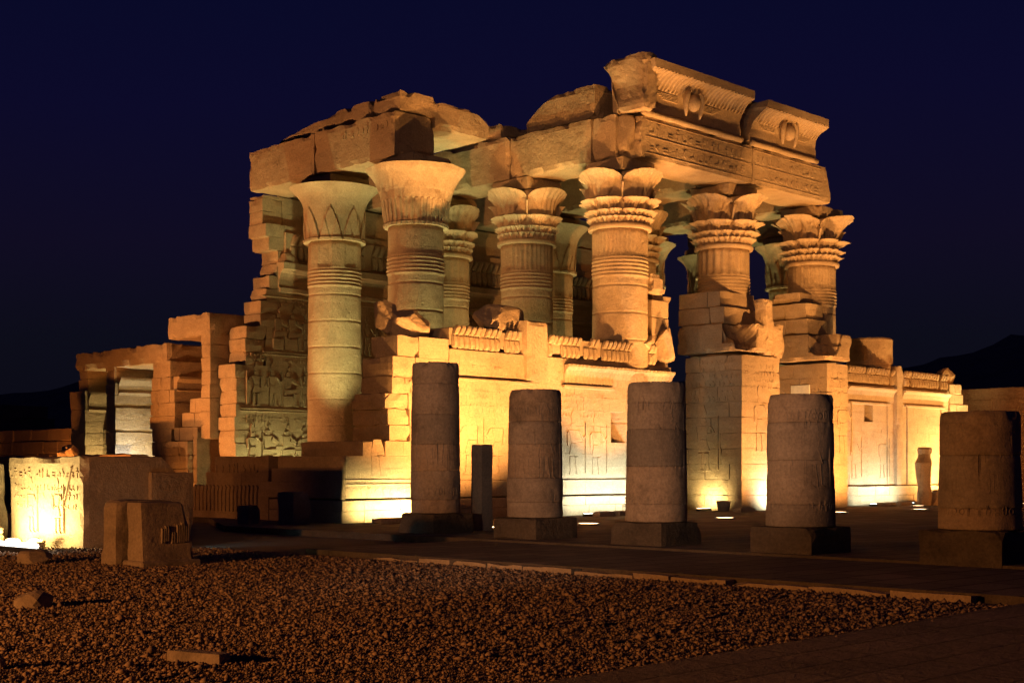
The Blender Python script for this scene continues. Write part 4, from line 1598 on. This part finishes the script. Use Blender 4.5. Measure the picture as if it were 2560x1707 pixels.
wblock(bm, (26.9, 53.2, GZ), (28.2, 54.8, 2.15), .4, .05, .1, 8)
finish('rubble', bm, ROUGH, t)


# ------------------------------------------------------------------ lamps
def ground_lamp(x, y, label, power, color=SODIUM, aim=None, z=0.05, cone=100, lens=LENS_WARM, rad=.3):
    t = thing('ground_lamp', label, 'floodlight', (x, y, z), 'round lamps sunk in the court paving')
    bm = bmesh.new()
    bmesh.ops.create_cone(bm, cap_ends=False, segments=28, radius1=rad + .05, radius2=rad + .03, depth=.05)
    bmesh.ops.translate(bm, verts=bm.verts, vec=(x, y, z + .02))
    finish('rim', bm, METAL, t)
    bm = bmesh.new()
    bmesh.ops.create_circle(bm, cap_ends=True, segments=28, radius=rad + .02)
    bmesh.ops.translate(bm, verts=bm.verts, vec=(x, y, z + .035))
    finish('lens', bm, lens, t)
    if power:
        light('SPOT', 'lamp_beam', (x, y, z + .10), power, color, t, aim, spot_size=math.radians(cone), spot_blend=.5, shadow_soft_size=.12)
    return t


def wall_lamp(x, y, label, power, color, aim, z=.05, cone=150, lens=LENS_COOL, w=.2, area=0, spread=110):
    w = area / 2 if area else w
    t = thing('wall_lamp', label, 'floodlight', (x, y, z), 'small floodlights at the foot of the walls')
    bm = bmesh.new()
    cbox(bm, (x - w, y - .09, z), (x + w, y + .09, z + .10), .015)
    finish('housing', bm, METAL, t)
    bm = bmesh.new()
    cbox(bm, (x - w + .03, y - .06, z + .095), (x + w - .03, y + .07, z + .108), .004)
    finish('lens', bm, lens, t)
    if area:
        light('AREA', 'lamp_beam', (x, y, z + .16), power, color, t, aim, shape='RECTANGLE', size=area, size_y=.12, spread=math.radians(spread))
    else:
        light('SPOT', 'lamp_beam', (x, y, z + .15), power, color, t, aim, spot_size=math.radians(cone), spot_blend=.6, shadow_soft_size=.12)
    return t


# warm projectors sunk in the court paving, some of them added
ground_lamp(26.4, 27.2, 'glowing sunk lamp between the first two broken columns', 5600, SODIUM, (30.8, 33.1, 5.4), cone=46)
ground_lamp(30.3, 27.1, 'glowing sunk lamp between the second and middle broken columns', 14500, SODIUM, (30.2, 33.1, 7.4), cone=92)
ground_lamp(37.2, 27.2, 'added sunk lamp behind the middle broken column', 8200, SODIUM, (38.0, 33.1, 6.6), cone=62)  # invented lamp, fills the wall round the window
ground_lamp(42.5, 28.5, 'added sunk lamp aimed at the tiered corner column, hidden by the broken columns', 9500, SODIUM, (39.6, 33.3, 11.0), cone=36)  # added to brighten the corner column's capital
ground_lamp(40.0, 20.5, 'added sunk lamp aimed at the right columns, behind the nearest broken column', 22000, SODIUM, (49.5, 33.7, 12.4), cone=28)  # extra lamp put in to lift the right-hand capitals
ground_lamp(45.3, 27.84, 'glowing sunk lamp just right of the broken column before the second gateway', 4500, SODIUM, (45.5, 33, 9), cone=120)
ground_lamp(56.0, 30.4, 'glowing sunk lamp close to the headless statue', 80, SODIUM, (56.3, 33.1, 4), cone=130)
ground_lamp(51.0, 27.6, 'added sunk lamp hidden behind the broken column before the second gateway', 6500, SODIUM, (52.5, 33.5, 8), cone=110)  # added fill from the front for the middle and right columns
ground_lamp(63.5, 28.8, 'sunk lamp hidden behind the nearest broken column', 4500, (1, .56, .17), (61.5, 33.1, 4), cone=100)

# floodlights washing the wall feet
wall_lamp(27.6, 32.0, 'floodlight behind the long low slabs at the front corner', 310, YELLOW, (27.6, 33.1, .6), lens=LENS_WARM, area=2.8, spread=90)
wall_lamp(37.9, 31.95, 'long white floodlight at the bright wall base under the window', 210, COOL, (37.9, 33.1, 1.6), area=4.8, spread=140)
wall_lamp(44.0, 33.2, 'yellow floodlight at the shaded side of the tall pier', 45, YELLOW, (44.75, 33.3, .7), lens=LENS_WARM, area=.8)
wall_lamp(46.6, 31.0, 'white floodlight at the front foot of the tall pier', 85, COOL, (46.6, 31.9, .9), area=1.0)
wall_lamp(56.6, 32.0, 'long white floodlight at the foot of the right wall beside the statue', 150, COOL, (56.6, 33.1, 1.4), area=3.8, spread=140)
wall_lamp(61.8, 31.6, 'yellow floodlight at the foot of the right wall beyond the statue', 180, YELLOW, (61.8, 33.1, 2.0), lens=LENS_WARM, area=2.0)
wall_lamp(65.6, 31.8, 'yellow floodlight at the foot of the broken right wall end', 560, YELLOW, (65.3, 33.1, 3), lens=LENS_WARM, area=2.0, spread=90)

# uplights inside the columned hall
for (x, y, p, lb) in ((36.6, 41.2, 1700, 'floodlight on the hall floor between the left columns'), (43.0, 41.2, 1200, 'floodlight on the hall floor behind the corner column'),
                      (49.6, 41.2, 2100, 'floodlight on the hall floor behind the middle column'), (55.6, 40.8, 2900, 'floodlight on the hall floor before the pale green columns'),
                      (33.0, 35.7, 4200, 'floodlight on the hall floor behind the front wall'), (30.4, 39.6, 5200, 'floodlight on the ground left of the leaf carved column'),
                      (37.0, 36.0, 1500, 'added floodlight on the hall floor before the two lobed petal column')):  # this last one is added to brighten the two lobed column
    wall_lamp(x, y, lb, p, GREEN, {30.4: (33.6, 43.6, 11.5), 37.0: (39.7, 38.7, 9)}.get(x, (x + .01, y, 12)), cone=72 if x != 30.4 else 50, lens=LENS_WARM)
wall_lamp(33.8, 46.9, 'floodlight at the foot of the relief wall', 640, GREEN, (33.4, 48, 2.6), cone=150, lens=LENS_WARM)
wall_lamp(32.8, 44.0, 'added floodlight on the floor before the relief wall', 1300, (.9, 1, .45), (34, 48, 7), cone=110, lens=LENS_WARM)  # added greenish fill, lifts the dim rear wall
wall_lamp(31.2, 46.6, 'floodlight at the left foot of the relief wall', 170, GREEN, (32.6, 48, 3.0), cone=150, lens=LENS_WARM)

# orange floodlights on the left flank, cool one in the second opening
wall_lamp(13.0, 48.4, 'orange floodlight on the ground far left of the temple', 21000, (1, .42, .14), (34, 44.8, 12), cone=64, lens=LENS_WARM, z=.1)
wall_lamp(24.5, 51.5, 'orange floodlight on the ground before the temple flank', 3600, DEEP, (31.5, 53, 5), cone=120, lens=LENS_WARM, z=.1)
wall_lamp(20.5, 41.0, 'added orange floodlight on the ground behind the glowing block', 260, DEEP, (25.8, 39.8, .9), cone=80, lens=LENS_WARM)  # added to give the low side wall its reddish light
wall_lamp(29.7, 50.4, 'orange floodlight near the dark doorway of the flank wall', 220, DEEP, (31.7, 49.0, 3.0), cone=150, lens=LENS_WARM)
wall_lamp(31.9, 56.2, 'cool floodlight inside the middle flank opening', 260, (.8, .92, 1.0), (32.6, 57.2, 2.5), cone=150, z=1.5)
wall_lamp(31.9, 55.0, 'yellow floodlight inside the middle flank opening', 1100, YELLOW, (32.6, 57.2, 5.5), cone=130, lens=LENS_WARM)
wall_lamp(31.9, 58.6, 'yellow floodlight inside the far flank opening', 900, YELLOW, (32.6, 60, 3.5), cone=150, lens=LENS_WARM)
wall_lamp(32.4, 50.7, 'yellow floodlight inside the near flank opening', 300, YELLOW, (32.8, 52.2, 5.5), cone=130, lens=LENS_WARM, z=2.95)
wall_lamp(33.5, 81.5, 'added orange floodlight before the taller left ruin', 700, DEEP, (38, 84.5, 3), cone=150, lens=LENS_WARM)  # added so the taller ruin does not stay black
wall_lamp(34.0, 68.5, 'orange floodlight among the far left ruins', 900, DEEP, (36, 71, 1.5), cone=160, lens=LENS_WARM)
# tube lamp at the carved block
t = thing('tube_lamp', 'white glowing tube lamp lying on the ground left of the glowing block', 'lamp', (13.3, 28.1, GZ))
bm = bmesh.new()
roll(bm, (13.2, 27.2, .08), (13.2, 29.2, .08), .045, 10)
finish('tube', bm, LENS_TUBE, t, True)
bm = bmesh.new()
cbox(bm, (13.14, 27.1, GZ), (13.26, 29.3, .03), .01)
finish('tray', bm, METAL, t)
light('AREA', 'lamp_beam', (13.85, 30.1, .05), 430, YELLOW, t, (14.86, 30.1, .45), shape='RECTANGLE', size=2.4, size_y=.15)
# cool glow on the ground behind the slotted pedestal
wall_lamp(16.15, 27.0, 'cool floodlight on the ground behind the slotted pedestal', 170, (.45, .85, 1.0), (27, 29.6, .1), cone=46, z=0)
# unseen floodlights outside the picture
light('SPOT', 'unseen_flood', (-9, 17, 2.7), 12800, (1.0, .37, .08), None, (11, 14, 0), spot_size=math.radians(95), spot_blend=.6, shadow_soft_size=.25)
light('SPOT', 'unseen_flood', (0, 10, 1.8), 6400, (1.0, .67, .46), None, (24, 20.2, 7.4), spot_size=math.radians(43), spot_blend=.6, shadow_soft_size=.3)
light('SPOT', 'unseen_flood', (60, 13, .5), 11000, DEEP, None, (70, 27, 4), spot_size=math.radians(110), spot_blend=.6, shadow_soft_size=.3)  # made-up flood, added off-frame to light the enclosure wall
